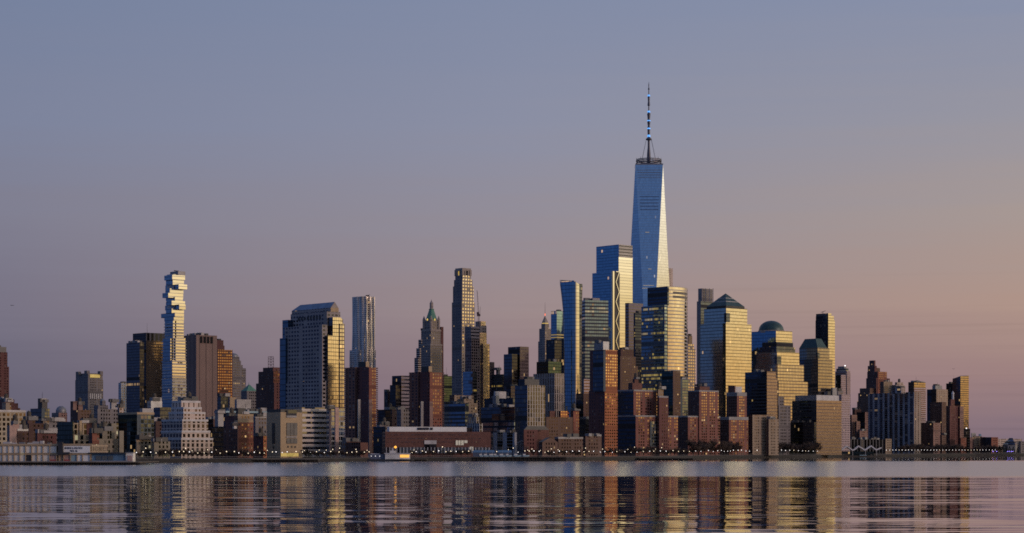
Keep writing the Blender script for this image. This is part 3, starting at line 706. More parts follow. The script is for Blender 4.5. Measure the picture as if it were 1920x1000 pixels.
for x in xs: m_.tube((wx(x, D), D, wz(690, D)), (wx(x, D), D, wz(669, D)), .35, .3, 'steel_lattice', 4)
for y in (669, 673.5, 678.5, 684): m_.tube((wx(503, D), D, wz(y, D)), (wx(513, D), D, wz(y, D)), .3, .3, 'steel_lattice', 4)
for y0, y1 in ((690, 684), (684, 678.5), (678.5, 673.5), (673.5, 669)): m_.tube((wx(503, D), D, wz(y0, D)), (wx(508, D), D, wz(y1, D)), .22, .22, 'steel_lattice', 4); m_.tube((wx(513, D), D, wz(y0, D)), (wx(508, D), D, wz(y1, D)), .22, .22, 'steel_lattice', 4)
m_.build('billboard_frame', r)
bld('blue_grey_block', 'blank blue grey block with tan edge at the foot of the round top tower', 2200, [('building_body', 440, 444, 471, 749, 'grey_metal', 'grey_metal'), ('tan_wing', 428, 431, 443, 745, 'dark_glass', 'tan_concrete', 30), ('glass_wing', 408, 414, 432, 743, 'dark_glass', 'dark_glass', 60)], units=3)
bld('flat_terminal', 'long flat terminal with a light blue roof edge behind the brick loft', 1900, [('building_body', 404, 424, 512, 772, 'dark_glass')], parapet='pale_blue_paint', units=7)
bld('stair_core_building', 'dim building with a pale stair core left of the brick loft', 1700, [('building_body', 398, 421, 424, 800, 'black_glass'), ('stair_core', 403, 409, 419, 775, 'grey_metal', None, 12)], units=2)
bld('black_midrise', 'black midrise between the stepped stone house and the stair core', 1750, [('building_body', 384, 400, 412, 786, 'black_glass', 'dark_brick')], units=1)
r = bld('brick_loft_tower', 'orange red brick loft with tan upper storeys and a curved cornice on the riverside', 1640,
    [('building_body', 440, 446, 475, 790, 'dark_brick', 'red_brick'), ('upper_tier', 440, 446, 475, 778, 'dark_brick', 'tan_stone', .8, 791)], units=2, parapet='tan_concrete')
bld('dark_front_block', 'dark brick block with white rooftop box, joined to the orange brick loft', 1610, [('building_body', 419, 445.5, 447, 804, 'dark_brick'), ('penthouse', 436, 439, 444.5, 798, 'white_paint', None, 8, 806)], units=1)
bld('maroon_roof_block', 'maroon upper block just left of the orange brick loft', 1680, [('building_body', 421, 440, 446, 780, 'maroon_brick')], units=1)
bld('grey_window_block', 'grey blue block with rows of small windows left of the tan ventilation building', 1800, [('building_body', 474, 479, 506, 782, 'grey_stone')], units=2, parapet='grey_metal')
bld('red_side_block', 'small dark red block with an orange sunlit edge beside the tan ventilation building', 1660, [('building_body', 474, 494, 501, 818, 'maroon_brick', 'orange_brick')], units=1)  # orange brick on the right side puts the sunlit edge into the colour

# tan ventilation building
D = 1600
r = bld('ventilation_building', 'square tan ventilation building with grey louvre panels and a lit base by the water', D, [('tower_body', 500, 526, 567, 773, 'tan_concrete'), ('roof_band', 500.5, 526.4, 566.6, 767.5, 'dark_metal', 'dark_metal', 1.0, 774)])
q, lr, ll = quad(500, 526, 567, D - .7); A, B2, L2 = q[0], q[1], q[3]
ptl = lambda f: (A[0] + (L2[0] - A[0]) * f, A[1] + (L2[1] - A[1]) * f)
def panel(part, mat, rects, fn=None, lab=None, D=D, per=False):
    fn = fn or pt; mb = MB()
    for f0, f1, yt, yb in rects:
        a, b_ = fn(f0), fn(f1)
        if fn is ptl: a, b_ = fn(f1), fn(f0)
        mb.face([(a[0], a[1], wz(yb, D)), (b_[0], b_[1], wz(yb, D)), (b_[0], b_[1], wz(yt, D)), (a[0], a[1], wz(yt, D))], [(0, 0), (1, 0), (1, 1), (0, 1)], mat)
        if per: mb.build(part, r); mb = MB()
    if not per: mb.build(part, r)
panel('louvre_panel', 'grey_louvre', [(.29 + i * .165, .29 + i * .165 + .15, 793, 817) for i in range(3)] + [(.29 + i * .165, .29 + i * .165 + .15, 822, 832) for i in range(3)], per=True)
panel('roof_recess', 'dark_glass', [(.28, .74, 769, 779)])
panel('sill', 'concrete_cap', [(.28, .74, 779.2, 783), (.27, .75, 818, 821)], per=True)
panel('window', 'dark_metal', [(.33, .38, 836, 840), (.50, .55, 836, 840), (.66, .71, 836, 840)], per=True)
panel('lit_base', 'yellow_glow', [(.02, .82, 850, 856.5)])
panel('slot', 'dark_metal', [(.42, .62, 793, 832), (.48, .56, 836, 842)], ptl, per=True)

# banded school
bld('banded_school', 'white banded glass school with a pinkish stair column right of the tan ventilation building', 1720,
    [('banded_wing', 552, 566, 621, 764, 'white_bands'), ('glass_wing', 612, 617, 646, 766, 'glass_school', None, 4), ('stair_column', 627, 629, 635.5, 764.5, 'salmon_paint', None, -2), ('stair_column', 617, 618.5, 621, 767, 'salmon_paint', None, 1)], units=5)
# ------------------------------------------------------------------ the tower of stacked glass boxes
def stacked():
    D = 2350
    r = thing('stacked_box_tower', 'tall tower of shifted glass boxes with cantilevers, golden above and blue below', 'building', (wx(323, D), D, GZ))
    up = [  # top, bottom, left, corner, right
        (515.5, 523.5, 308, 323, 347, 0), (523.5, 533, 311, 324, 345, 3), (533, 541, 310, 335, 351, 1), (541, 549, 310, 318.5, 344, 2), (549, 557, 304.5, 315.5, 343.5, -1), (557, 564, 311, 328, 343, 3),
        (564, 571, 311, 322, 347, 0), (571, 579, 309.5, 336, 348, 1), (579, 586.5, 311, 322, 345, 2), (586.5, 593.5, 302, 328, 345, 0), (593.5, 600.5, 308, 326, 345, 2)]
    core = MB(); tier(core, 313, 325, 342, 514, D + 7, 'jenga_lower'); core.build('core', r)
    for yt, yb, xl, xc, xr, dd in up:
        m_ = MB(); tier(m_, xl, xc, xr, yt, D + dd, 'blue_curtain_wall', 'jenga_glass', yb, cap='pale_metal'); b = m_.build('glass_box', r)
        m_ = MB(); tier(m_, xl - .7, xc, xr + .7, yb - .5, D + dd - 1.2, 'pale_metal', 'grey_metal', yb + .2, cap='pale_metal'); m_.build('floor_slab', b)
    # thin stack with balconies
    m_ = MB(); tier(m_, 309, 330.5, 344.5, 600, D + 4, 'blue_curtain_wall', 'jenga_glass', 634); m_.build('thin_stack', r)
    m_ = MB(); tier(m_, 309, 324.5, 328, 601, D + 2.5, 'blue_curtain_wall', 'jenga_glass', 676); m_.build('bright_strip', r)
    m_ = MB(); tier(m_, 306, 329.5, 347.5, 633.5, D + 2, 'blue_curtain_wall', 'jenga_glass', 676); m_.build('middle_stack', r)
    m_ = MB(); tier(m_, 305.5, 319.5, 321.5, 634.5, D + .5, 'blue_curtain_wall', 'jenga_glass', 676); m_.build('bright_strip', r)
    m_ = MB(); tier(m_, 304.5, 323, 348.5, 675, D, 'blue_curtain_wall', 'jenga_glass', 709); m_.build('lower_stack', r)
    m_ = MB(); tier(m_, 304, 323, 349, 708, D, 'blue_curtain_wall', 'jenga_lower'); m_.build('shaded_stack', r)  # darker glass puts the mirrored dark skyline into the colour
    rr = random.Random(21)
    y = 606.0
    while y < 752:
        wide = y > 634
        xl = (304 if wide else 308) - rr.uniform(.2, 1.4); xr = (349 if wide else 345) + rr.uniform(.2, 1.6); xc = 324
        m_ = MB(); tier(m_, xl, xc, xr, y, D - 1.6, 'pale_metal', 'grey_metal', y + .55, cap='pale_metal'); m_.build('balcony_slab', r)
        y += 5.45
    q, _, _ = quad(304.5, 323, 348.5, D - .8); A, B2 = q[0], q[1]
    for f in (.44, .58, .70):
        a = (A[0] + (B2[0] - A[0]) * f, A[1] + (B2[1] - A[1]) * f); b_ = (A[0] + (B2[0] - A[0]) * (f + .05), A[1] + (B2[1] - A[1]) * (f + .05))
        m_ = MB(); m_.face([(*a, wz(681.5, D)), (*b_, wz(681.5, D)), (*b_, wz(676.5, D)), (*a, wz(676.5, D))], [(0, 0), (1, 0), (1, 1), (0, 1)], 'dark_metal'); m_.build('vent', r)
    m_ = MB(); tier(m_, 319, 334, 347.5, 508.5, D + 9, 'grey_metal', None, 516); m_.build('plant_room', r)
    m_ = MB(); x = wx(327, D); m_.tube((x, D + 16, wz(514, D)), (x, D + 16, wz(506, D)), .7, .6, 'dark_metal', 5); m_.tube((x - 3.2, D + 16, wz(505.4, D)), (x + 2.6, D + 16, wz(506.4, D)), .6, .5, 'dark_metal', 4); m_.build('roof_crane', r)
stacked()
# gabled stone tower
D = 2100
r = bld('gabled_tower', 'big stone office tower with gabled glass roof and golden glass bay', D,
    [('stone_front', 534, 604, 614, 609, 'citi_stone'), ('glass_wing', 524.5, 535.5, 545, 634, 'dark_blue_glass', None, 44), ('glass_wing', 529.5, 540, 555, 600, 'dark_blue_glass', None, 50),
     ('upper_tier', 545, 613, 638, 584, 'citi_stone', 'citi_stone', 10, 612), ('lower_tier', 526, 604, 613, 714, 'citi_stone', None, -3)])
m_ = MB(); tier(m_, 608, 615, 632, 629, D - 1, 'dark_glass', 'gold_grid_glass'); tier(m_, 611, 624, 640, 595, D + 5, 'dark_glass', 'gold_grid_glass'); m_.build('gold_bay', r)
m_ = MB(); tier(m_, 630, 634, 643, 598, D + 12, 'gold_grid_glass', 'stone_grid_glass'); tier(m_, 632, 637, 646, 607, D + 10, 'dark_glass', 'stone_grid_glass'); m_.build('corner_stair', r)
q, lr, ll = quad(547, 620, 635, D + 14)
zE, zR = wz(577, D + 14), wz(568, D + 30)
m_ = MB(); m_.prism(q, wz(586, D), zE, ['tan_concrete', 'citi_stone', 'citi_stone', 'citi_stone']); m_.build('attic', r)
C_, R_, K_, L_ = [Vector((*p, zE)) for p in q]
ra = (C_ + R_) / 2; ra.z = zR; rb = (L_ + K_) / 2; rb.z = zR; rb += (ra - rb) * .12
m_ = MB()
m_.face([L_, C_, ra, rb], [(0, 0), (1, 0), (1, 1), (0, 1)], 'blue_roof_glass'); m_.face([R_, K_, rb, ra], [(0, 0), (1, 0), (1, 1), (0, 1)], 'blue_roof_glass'); m_.face([K_, L_, rb], [(0, 0), (1, 0), (1, 1)], 'dark_metal')
m_.build('roof', r)
m_ = MB(); m_.face([C_, R_, ra], [(0, 0), (1, 0), (.5, 1)], 'tower_stone'); m_.build('gable', r)
for i in range(8):
    m_ = MB(); q2, _, _ = quad(545, 613, 638, D + 9.2); A, L2 = q2[0], q2[3]
    a, b_ = [(A[0] + (L2[0] - A[0]) * f, A[1] + (L2[1] - A[1]) * f) for f in (.80 - i * .083, .80 - i * .083 - .045)]
    m_.face([(a[0], a[1], wz(597, D + 9)), (b_[0], b_[1], wz(597, D + 9)), (b_[0], b_[1], wz(591, D + 9)), (a[0], a[1], wz(591, D + 9))], [(0, 0), (1, 0), (1, 1), (0, 1)], 'dark_metal'); m_.build('vent', r)

# rippled steel tower
def ripple_tower():
    D = 3100
    r = thing('rippled_tower', 'slender steel apartment tower with rippling silver facade above dark brick slabs', 'building', (wx(683, D), D, GZ))
    def body(xl, xc, xr, yt, yb, part, ph, notch):
        q, lr, ll = quad(xl, xc, xr, D)
        C, R_, K, L_ = q
        per = []
        def seg(a, b, n):
            for i in range(n): per.append((a[0] + (b[0] - a[0]) * i / n, a[1] + (b[1] - a[1]) * i / n, (b[1] - a[1]), -(b[0] - a[0])))
        seg(L_, C, 26); seg(C, R_, 26); seg(R_, K, 4); seg(K, L_, 4)
        rings = []
        nz = 44
        z0, z1 = (GZ if yb is None else wz(yb, D)), wz(yt, D)
        for k in range(nz + 1):
            z = z0 + (z1 - z0) * k / nz
            ring = []
            for i, (x, y, nx, ny) in enumerate(per):
                l = sqrt(nx * nx + ny * ny); nx /= l; ny /= l
                amp = 0.0
                if i < 52:
                    s = i * .62 + ph
                    amp = 2.1 * sin(s + 1.1 * sin(z * .021 + i * .05)) * (0.55 + .45 * sin(z * .013 + i * .3)) + .8 * sin(s * 2.3 + z * .03)
                    if notch and 22 <= i <= 29: amp -= 3.2
                ring.append((x + nx * amp, y + ny * amp, z))
            rings.append(ring)
        m_ = MB(); m_.loft(rings, 'steel_ripple'); return m_.build(part, r)
    body(660, 681, 703, 555.5, None, 'rippled_shaft', 0, True)
    body(658, 680, 704.5, 656, None, 'lower_shaft', 1.4, True)
    m_ = MB(); p = (wx(689, D + 15), D + 15); m_.box((p[0], p[1], wz(556, D)), (5, 5, 3), 'dark_metal'); m_.tube((p[0], p[1], wz(553, D)), (p[0] + 4, p[1], wz(551, D)), .4, .3, 'dark_metal', 4); m_.build('window_crane', r)
ripple_tower()

# slab apartment towers in brick with balconies
def brick_slab(name, label, D, xl, x1, x2, xr, yt, ycap, seedx):
    r = thing(name, label, 'building', (wx(x1, D), D, GZ))
    m_ = MB(); tier(m_, xl, x1, x1 + 4, yt, D + 14, 'balcony_brick', 'dark_brick'); m_.build('left_wing', r)
    m_ = MB(); tier(m_, x1 - 1, x2, x2 + 6, yt - 1, D + 4, 'maroon_brick', 'balcony_brick'); m_.build('centre_wing', r)
    m_ = MB(); tier(m_, x2 - 2, x2 + 2, xr - 3, yt + .5, D, 'maroon_brick', 'red_brick'); m_.build('right_wing', r)
    for i in range(36):
        y = yt + 3 + i * (835 - yt) / 38.0
        for (bx0, bx1, dd) in ((xl - 1.2, xl + 3, 24), (xr - 3.5, xr + .8, 22)):
            z = wz(y, D + dd)
            if z < 12: continue
            BAL.append((bx0, bx1, D + dd, z, r))
    m_ = MB(); tier(m_, x2 + 1, x2 + 2, x2 + 8, ycap, D - 5, 'grey_metal', 'pink_brick'); m_.build('pale_pier', r)
    m_ = MB(); tier(m_, x1 + 4, x1 + 5.5, x1 + 10, ycap, D - 4, 'grey_metal'); m_.build('pale_pier', r)
    m_ = MB(); tier(m_, x1 + 6, x1 + 20, x1 + 26, yt - 11, D + 16, 'dark_metal', 'tan_concrete', yt + 1); m_.build('penthouse', r)
    return r
BAL = []
brick_slab('apartment_tower', 'brown brick apartment tower with stacked balconies in front of the rippled steel tower', 1950, 647, 666, 690, 708, 689, 749, 1)
brick_slab('apartment_tower', 'brown brick apartment tower with stacked balconies in front of the green spired gothic tower', 1960, 768, 784, 804, 832, 698, 753, 2)
bal_me = MB(); bal_me.box((0, 0, 0), (1, 1.6, .18), 'concrete_cap', 0); bal_me.box((0, -.75, .18), (1, .1, .95), 'balcony_brick', 0)
bproto = bal_me.build('balcony'); bme = bproto.data; bpy.data.objects.remove(bproto)
for bx0, bx1, D, z, r in BAL:
    o = bpy.data.objects.new('balcony', bme); col.objects.link(o); o.parent = r
    x0, x1 = wx(bx0, D), wx(bx1, D)
    lo = r.matrix_basis.translation
    o.location = ((x0 + x1) / 2 - lo[0], D - lo[1], z - lo[2]); o.scale = (abs(x1 - x0), 1.0, 1.0)

bld('dark_stepped_tower', 'dark stepped glass tower with a pale side, between two brick apartment towers', 2350,
    [('tower_body', 735, 752.5, 770, 704.5, 'black_glass', 'lilac_office'), ('lower_tier', 731, 742, 752, 722, 'black_glass', None, -4), ('low_wing', 720, 727, 734, 735, 'black_glass', 'brown_brick', 20)], units=1)
bld('low_dark_block', 'low black block with roof plant at the foot of the dark stepped tower', 2200, [('building_body', 706, 735, 752, 768, 'black_glass', 'dark_brick')], units=5)
bld('arched_block', 'dull grey block with a dark arched opening left of the second brick apartment tower', 2050, [('building_body', 744, 752, 772, 768, 'grey_stone')], units=1)
bld('low_brick_row', 'low brick row with orange end wall, under the left brick apartment tower', 1680, [('building_body', 648, 676, 690, 830, 'dark_brick', 'brick_plain'), ('upper_tier', 640, 650, 676, 828, 'grey_stone', 'dark_brick', 20)], units=3)
bld('lilac_roof_block', 'low lilac grey roofed block behind the long brick pier garage', 1900, [('building_body', 706, 712, 730, 797, 'grey_stone')], units=3)
bld('dark_end_block', 'dark glass end block at the left of the long brick garage', 1745, [('building_body', 700, 722.2, 723, 800, 'dark_lit_office')])

# gothic tower with the green roof
def gothic_tower():
    D = 2900
    r = thing('gothic_tower', 'gothic stone skyscraper with a steep green copper spire and corner pinnacles', 'building', (wx(808, D), D, GZ))
    def t(part, xl, xc, xr, yt, yb, dd, mat='gothic_stone', mr=None):
        m_ = MB(); q = tier(m_, xl, xc, xr, yt, D + dd, mat, mr, yb); m_.build(part, r); return q
    t('lower_shaft', 789.5, 807, 829, 646, None, 0)
    t('ledge', 789, 807, 829.6, 644.5, 647.5, -1, 'tower_stone')
    t('middle_shaft', 791.5, 808, 826.5, 619, 646, 4)
    t('ledge', 791, 808, 827, 617.5, 620, 3, 'tower_stone')
    q = t('upper_shaft', 795, 808, 822.5, 600, 620, 8)
    for p in q: m_ = MB(); m_.lathe((p[0], p[1]), [(2.1, wz(620, D)), (2.1, wz(598, D)), (1.6, wz(596, D)), (.15, wz(591, D))], 'tower_stone', 8); m_.build('pinnacle', r)
    q = t('roof_base', 799, 808, 819, 597, 601, 11, 'copper_green')
    m_ = MB(); cx = sum(p[0] for p in q) / 4; cy = sum(p[1] for p in q) / 4; R0 = abs(q[1][0] - q[3][0]) / 2 * 1.02
    m_.lathe((cx, cy), [(R0, wz(597, D)), (R0 * .45, wz(580, D)), (R0 * .50, wz(579, D)), (R0 * .5, wz(578, D))], 'copper_green', 8); m_.build('roof', r)
    m_ = MB(); m_.lathe((cx, cy), [(R0 * .34, wz(578, D)), (R0 * .32, wz(568, D)), (R0 * .36, wz(567.5, D)), (R0 * .08, wz(562.5, D)), (.1, wz(560, D))], 'tower_stone', 8); m_.build('lantern', r)
    for px_ in (801, 815): m_ = MB(); m_.lathe((wx(px_, D), D + 4), [(.9, wz(601, D)), (1.1, wz(598.5, D)), (.2, wz(597, D))], 'gold_glow', 8); m_.build('floodlight', r)
    m_ = MB(); tier(m_, 825, 827, 831.5, 613, D + 16, 'construction_net', 'maroon_brick'); m_.build('scaffold', r)
gothic_tower()
bld('striped_tower', 'stepped pale tower of stacked open balconies just behind the gothic tower', 3000,
    [('lower_tier', 777, 784, 792, 671, 'balcony_stack'), ('middle_tier', 780.5, 787, 795, 653, 'balcony_stack', None, 3), ('upper_tier', 784.5, 790, 797, 637, 'balcony_stack', None, 6), ('top_tier', 789.5, 793, 799, 619.5, 'balcony_stack', None, 9)], units=1)

# tall limestone tower
def limestone():
    D = 2750
    r = thing('limestone_tower', 'tallest slim limestone tower of the left half with glowing arches in its crown', 'building', (wx(866, D), D, GZ))
    def t(part, xl, xc, xr, yt, yb, dd, mat='grey_stone', mr='limestone_gold'):
        m_ = MB(); q = tier(m_, xl, xc, xr, yt, D + dd, mat, mr, yb); m_.build(part, r); return q
    t('shaft', 847.2, 866, 890, 566, None, 0)
    t('setback_tier', 849.2, 866.5, 888, 536, 568, 2)
    t('setback_tier', 851.2, 866.5, 886, 524, 538, 4)
    q = t('crown', 853.5, 867, 883, 516, 526, 6)
    A, B2, K, L_ = q
    for c in q: m_ = MB(); m_.box((c[0] * .86 + (A[0] + K[0]) / 2 * .14, c[1] * .86 + (A[1] + K[1]) / 2 * .14, wz(516, D)), (3.6, 3.6, wz(504.5, D) - wz(516, D)), 'tower_stone', radians(TH)); m_.build('crown_pier', r)
    for e0, e1 in ((A, B2), (L_, A)):
        for f in (.33, .66):
            m_ = MB(); m_.box((e0[0] + (e1[0] - e0[0]) * f, e0[1] + (e1[1] - e0[1]) * f + 1, wz(516, D)), (1.6, 1.6, wz(504.5, D) - wz(516, D)), 'tower_stone', radians(TH)); m_.build('crown_pier', r)
    m_ = MB(); tier(m_, 853.6, 867, 883, 502.5, D + 6, 'tower_stone', 'tower_stone', 506.5); m_.build('crown_beam', r)
    m_ = MB(); tier(m_, 857, 867.5, 880, 505.5, D + 12, 'gold_glow', 'tower_stone', 516); m_.build('lit_core', r)
limestone()

# gold window tower and its unfinished neighbour
r = bld('gold_window_tower', 'slim tower glittering with golden windows under a tower crane', 2620,
    [('shaft', 893, 906, 918, 645, 'maroon_brick', 'gold_window_tower'), ('upper_shaft', 886, 900, 912.5, 624, 'maroon_brick', 'gold_window_tower', 3), ('mechanical_tier', 888, 900, 912.2, 611, 'plum_office', 'grey_stone', 4.5, 626)], th=25)
m_ = MB(); q, _, _ = quad(893, 901, 909, 2632)
for i in range(3):
    for s, (A, B2) in enumerate(((q[0], q[1]), (q[3], q[0]))):
        f = (.12, .5, .88)[i]; m_.box((A[0] + (B2[0] - A[0]) * f, A[1] + (B2[1] - A[1]) * f, wz(611.5, 2632)), (2.6, 2.6, 6.2), 'gold_window_tower' if s == 0 else 'tower_stone', radians(TH))
m_.box((sum(p[0] for p in q) / 4, sum(p[1] for p in q) / 4, wz(611.5, 2632)), (6, 6, 5), 'yellow_glow', radians(TH)); m_.build('crown', r)
r = bld('unfinished_tower', 'unfinished tower with grey netting on its top floors, left of the gold window tower', 2560,
    [('netted_frame', 872, 884, 899.5, 636, 'construction_net', 'construction_net'), ('netting', 871.5, 883, 899, 612, 'grey_stone', 'lilac_office', 1.2, 638), ('glazed_floors', 868, 886, 894, 697, 'blue_curtain_wall', 'dark_lit_office', -6)])
r = thing('tower_crane', 'purple red tower crane rising beside the golden tower top', 'crane', (wx(897, 2600), 2600, wz(612, 2600)))
D = 2600
m_ = MB(); x = wx(897.5, D)
for sx_ in (-1, 1): m_.tube((x + sx_ * .8, D, wz(612, D)), (x + sx_ * .8, D, wz(590, D)), .3, .3, 'steel_lattice', 4)
for i in range(8): m_.tube((x - .8, D, wz(612 - i * 2.7, D)), (x + .8, D, wz(612 - i * 2.7 - 2.7, D)), .2, .2, 'steel_lattice', 4)
m_.build('mast', r)
m_ = MB(); m_.box((x, D, wz(593, D)), (4.5, 3, 2.6), 'steel_lattice'); m_.box((x - 1, D, wz(589, D)), (3, 2.6, 2.4), 'steel_lattice'); m_.build('cab', r)
m_ = MB(); a = Vector((x, D, wz(591, D))); b_ = Vector((wx(894.6, D), D, wz(545, D)))
for o_ in (-.7, .7): m_.tube(a + Vector((o_, 0, 0)), b_ + Vector((o_ * .3, 0, 0)), .24, .18, 'steel_lattice', 4)
for i in range(10):
    p0 = a.lerp(b_, i / 10); p1 = a.lerp(b_, (i + 1) / 10); s = 1 if i % 2 else -1
    m_.tube(p0 + Vector((.6 * s, 0, 0)), p1 - Vector((.6 * s, 0, 0)), .14, .14, 'steel_lattice', 4)
m_.build('jib', r)
m_ = MB(); m_.tube((x + 1.5, D, wz(590, D)), (x + 2.4, D, wz(575, D)), .3, .2, 'steel_lattice', 4); m_.build('counter_frame', r)

bld('tan_low_block', 'tan stone block with small windows at the foot of the unfinished tower', 2300, [('building_body', 872, 879, 895.5, 756, 'tan_stone', 'tan_stone'), ('upper_tier', 843, 852, 888, 741, 'brown_brick', 'tan_stone', 60), ('top_tier', 858, 870, 888, 748, 'tan_stone', None, 30)], units=2)
bld('lit_row_office', 'dark glass office with rows of bluish lit windows beside the second brick apartment tower', 2150, [('building_body', 829, 872, 879, 757, 'band_office', 'band_office')], units=3)
bld('green_top_tower', 'narrow dark tower with a teal top between the second apartment tower and the limestone tower', 2850, [('tower_body', 822, 833, 848, 705, 'green_glass')], units=1)
bld('white_frame_block', 'pale framed block with open grid behind the right end of the brick garage', 1800, [('building_body', 874, 899, 905, 794, 'white_grid', 'white_grid'), ('upper_tier', 876, 893, 898, 782, 'white_grid', 'white_grid', 12)], units=2)
bld('dim_office_block', 'dim office block with scattered lit windows right of the gold window tower', 2750, [('building_body', 908, 942, 948, 702, 'dark_lit_office', 'dark_glass'), ('penthouse', 915, 919, 927, 679, 'plum_office', None, 14), ('penthouse', 930, 934, 938, 694, 'grey_stone', None, 14)], units=3)
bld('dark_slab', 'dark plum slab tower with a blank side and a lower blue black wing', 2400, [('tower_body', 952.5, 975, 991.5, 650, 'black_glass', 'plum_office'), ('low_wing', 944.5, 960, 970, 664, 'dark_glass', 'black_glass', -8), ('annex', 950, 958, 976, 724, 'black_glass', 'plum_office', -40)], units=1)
bld('lilac_box_block', 'blank lilac box shaped plant block in front of the dark plum slab', 2150, [('plant_tower', 924, 930, 936, 742, 'grey_metal', None), ('plant_box', 926, 929, 949, 734, 'pale_metal', None, 4, 746), ('building_body', 908, 962, 968, 746, 'black_glass', 'dark_glass', 30)], units=1)
bld('blue_band_office', 'low office with wide blue glass bands left of the white gridded tower', 1930, [('lower_tier', 902, 964, 968, 788, 'blue_band'), ('upper_tier', 922, 965, 969, 776, 'dark_blue_glass', 'dark_glass', 6, 790), ('top_tier', 902, 965, 969, 763, 'dark_glass', None, 30)], units=4)
bld('mullioned_block', 'low dark block with close vertical mullions behind the marina lights', 1800, [('building_body', 922, 965, 969, 811, 'striped_slab', 'striped_slab')], units=2)
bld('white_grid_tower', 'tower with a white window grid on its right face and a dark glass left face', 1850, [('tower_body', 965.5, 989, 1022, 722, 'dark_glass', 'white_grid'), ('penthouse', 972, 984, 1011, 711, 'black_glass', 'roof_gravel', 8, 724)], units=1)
bld('staggered_fin_tower', 'tower clad in staggered pale vertical fins behind the white gridded tower', 2100, [('tower_body', 1000, 1040, 1057.5, 700, 'white_fins'), ('penthouse', 1006, 1028, 1052, 678, 'black_glass', 'green_glass', 14, 702)], units=2)
def spire_tower():
    D = 3300
    r = bld('spire_tower', 'slim art deco tower with lit lantern crown and red tipped spire', D,
        [('shaft', 1009, 1022, 1036, 640, 'gothic_stone'), ('upper_shaft', 1011, 1022, 1033, 616, 'gothic_stone', None, 4), ('setback_tier', 1015, 1022, 1029.5, 607, 'gothic_stone', None, 8, 618)])
    x, y = wx(1022, D + 16), D + 16
    m_ = MB(); m_.lathe((x, y), [(5.2, wz(608, D)), (5.2, wz(605, D))], 'gold_glow', 8); m_.build('lit_lantern', r)
    m_ = MB(); m_.lathe((x, y), [(5.4, wz(605, D)), (4.8, wz(602.5, D)), (2.6, wz(597, D)), (1.2, wz(593, D)), (.3, wz(591, D))], 'tower_stone', 8); m_.build('crown', r)
    m_ = MB(); m_.tube((x, y, wz(592, D)), (x, y, wz(565, D)), .4, .1, 'steel_lattice', 5); m_.build('spire', r)
    m_ = MB(); m_.lathe((x, y), [(.6, wz(591, D)), (.6, wz(587, D))], 'red_beacon', 6); m_.build('beacon', r)
spire_tower()
bld('blue_slab', 'blue glass slab with two gold lit storeys just left of the flared tower', 3000, [('tower_body', 1033, 1044, 1064, 583, 'blue_curtain_wall')], units=1)
m_ = MB(); q, _, _ = quad(1033, 1044, 1064, 2998.5); A, L2 = q[0], q[3]
for y in (627, 632):
    m_.face([(L2[0], L2[1], wz(y + 1.8, 3000)), (A[0], A[1], wz(y + 1.8, 3000)), (A[0], A[1], wz(y, 3000)), (L2[0], L2[1], wz(y, 3000))], [(0, 0), (1, 0), (1, 1), (0, 1)], 'lit_floor')
    B2 = q[1]; m_.face([(A[0], A[1], wz(y + 1.8, 3000)), (B2[0], B2[1], wz(y + 1.8, 3000)), (B2[0], B2[1], wz(y, 3000)), (A[0], A[1], wz(y, 3000))], [(0, 0), (1, 0), (1, 1), (0, 1)], 'lit_floor')
m_.build('lit_storey', ROOTS[-1][0])
bld('black_box_tower', 'black windowless looking box tower in front of the art deco spire', 2650, [('tower_body', 1024, 1040, 1053, 637, 'black_glass', 'black_glass')], units=1)
bld('brown_midrise', 'brown masonry midrise with lit windows and brick roof boxes below the flared tower', 1950,
    [('building_body', 1018, 1024, 1074, 782, 'dark_brick', 'brown_brick'), ('penthouse', 1028, 1031, 1041, 771, 'dark_brick', 'brick_plain', 16, 784), ('penthouse', 1047, 1051, 1067, 771, 'dark_brick', 'orange_brick', 18, 784), ('right_wing', 1070, 1075, 1085.5, 770, 'dark_brick', 'red_brick', 24)], units=1)
r = bld('brick_power_house', 'square red brick building with a low hipped roof near the bridge', 1800, [('building_body', 981.5, 982.5, 1008, 806, 'brick_plain', 'maroon_brick'), ('right_wing', 1004, 1008, 1029, 805.5, 'maroon_brick', 'brick_plain', 22)])
m_ = MB(); q, _, _ = quad(981, 983, 1029, 1801); frustum(m_, q, wz(806, 1800), .72, wz(799, 1800), 'roof_gravel'); m_.build('roof', r)
r = bld('gabled_brick_hall', 'dark brick hall with a pointed gable end facing the river', 1775, [('hall_body', 1010, 1017, 1046, 829, 'dark_brick', 'brown_brick')])
m_ = MB(); q, _, _ = quad(1010, 1017, 1046, 1774.5); A, B2 = q[0], q[1]; mid = ((A[0] + B2[0]) / 2, (A[1] + B2[1]) / 2); z0, z1 = wz(829, 1775), wz(820.5, 1775)
m_.face([(*A, z0), (*B2, z0), (*mid, z1)], [(0, 0), (1, 0), (.5, 1)], 'brown_brick'); m_.build('gable', r)
m_ = MB(); bk = (mid[0] + q[3][0] - A[0], mid[1] + q[3][1] - A[1]); m_.face([(*q[3], z0), (*A, z0), (*mid, z1), (*bk, z1)], [(0, 0), (1, 0), (1, 1), (0, 1)], 'roof_gravel'); m_.face([(*B2, z0), (*q[2], z0), (*bk, z1), (*mid, z1)], [(0, 0), (1, 0), (1, 1), (0, 1)], 'roof_gravel'); m_.build('roof', r)
bld('long_brick_shed', 'long low brown brick building with a pale roof edge right of the gabled hall', 1800, [('building_body', 1040, 1047, 1093, 821, 'dark_brick', 'brown_brick')], units=1, parapet='grey_metal')
bld('low_brick_school', 'low dim brick building with two orange wall lamps left of the red brick tower', 1830, [('building_body', 1092, 1098, 1128, 818, 'dark_brick', 'brown_brick')], units=2)
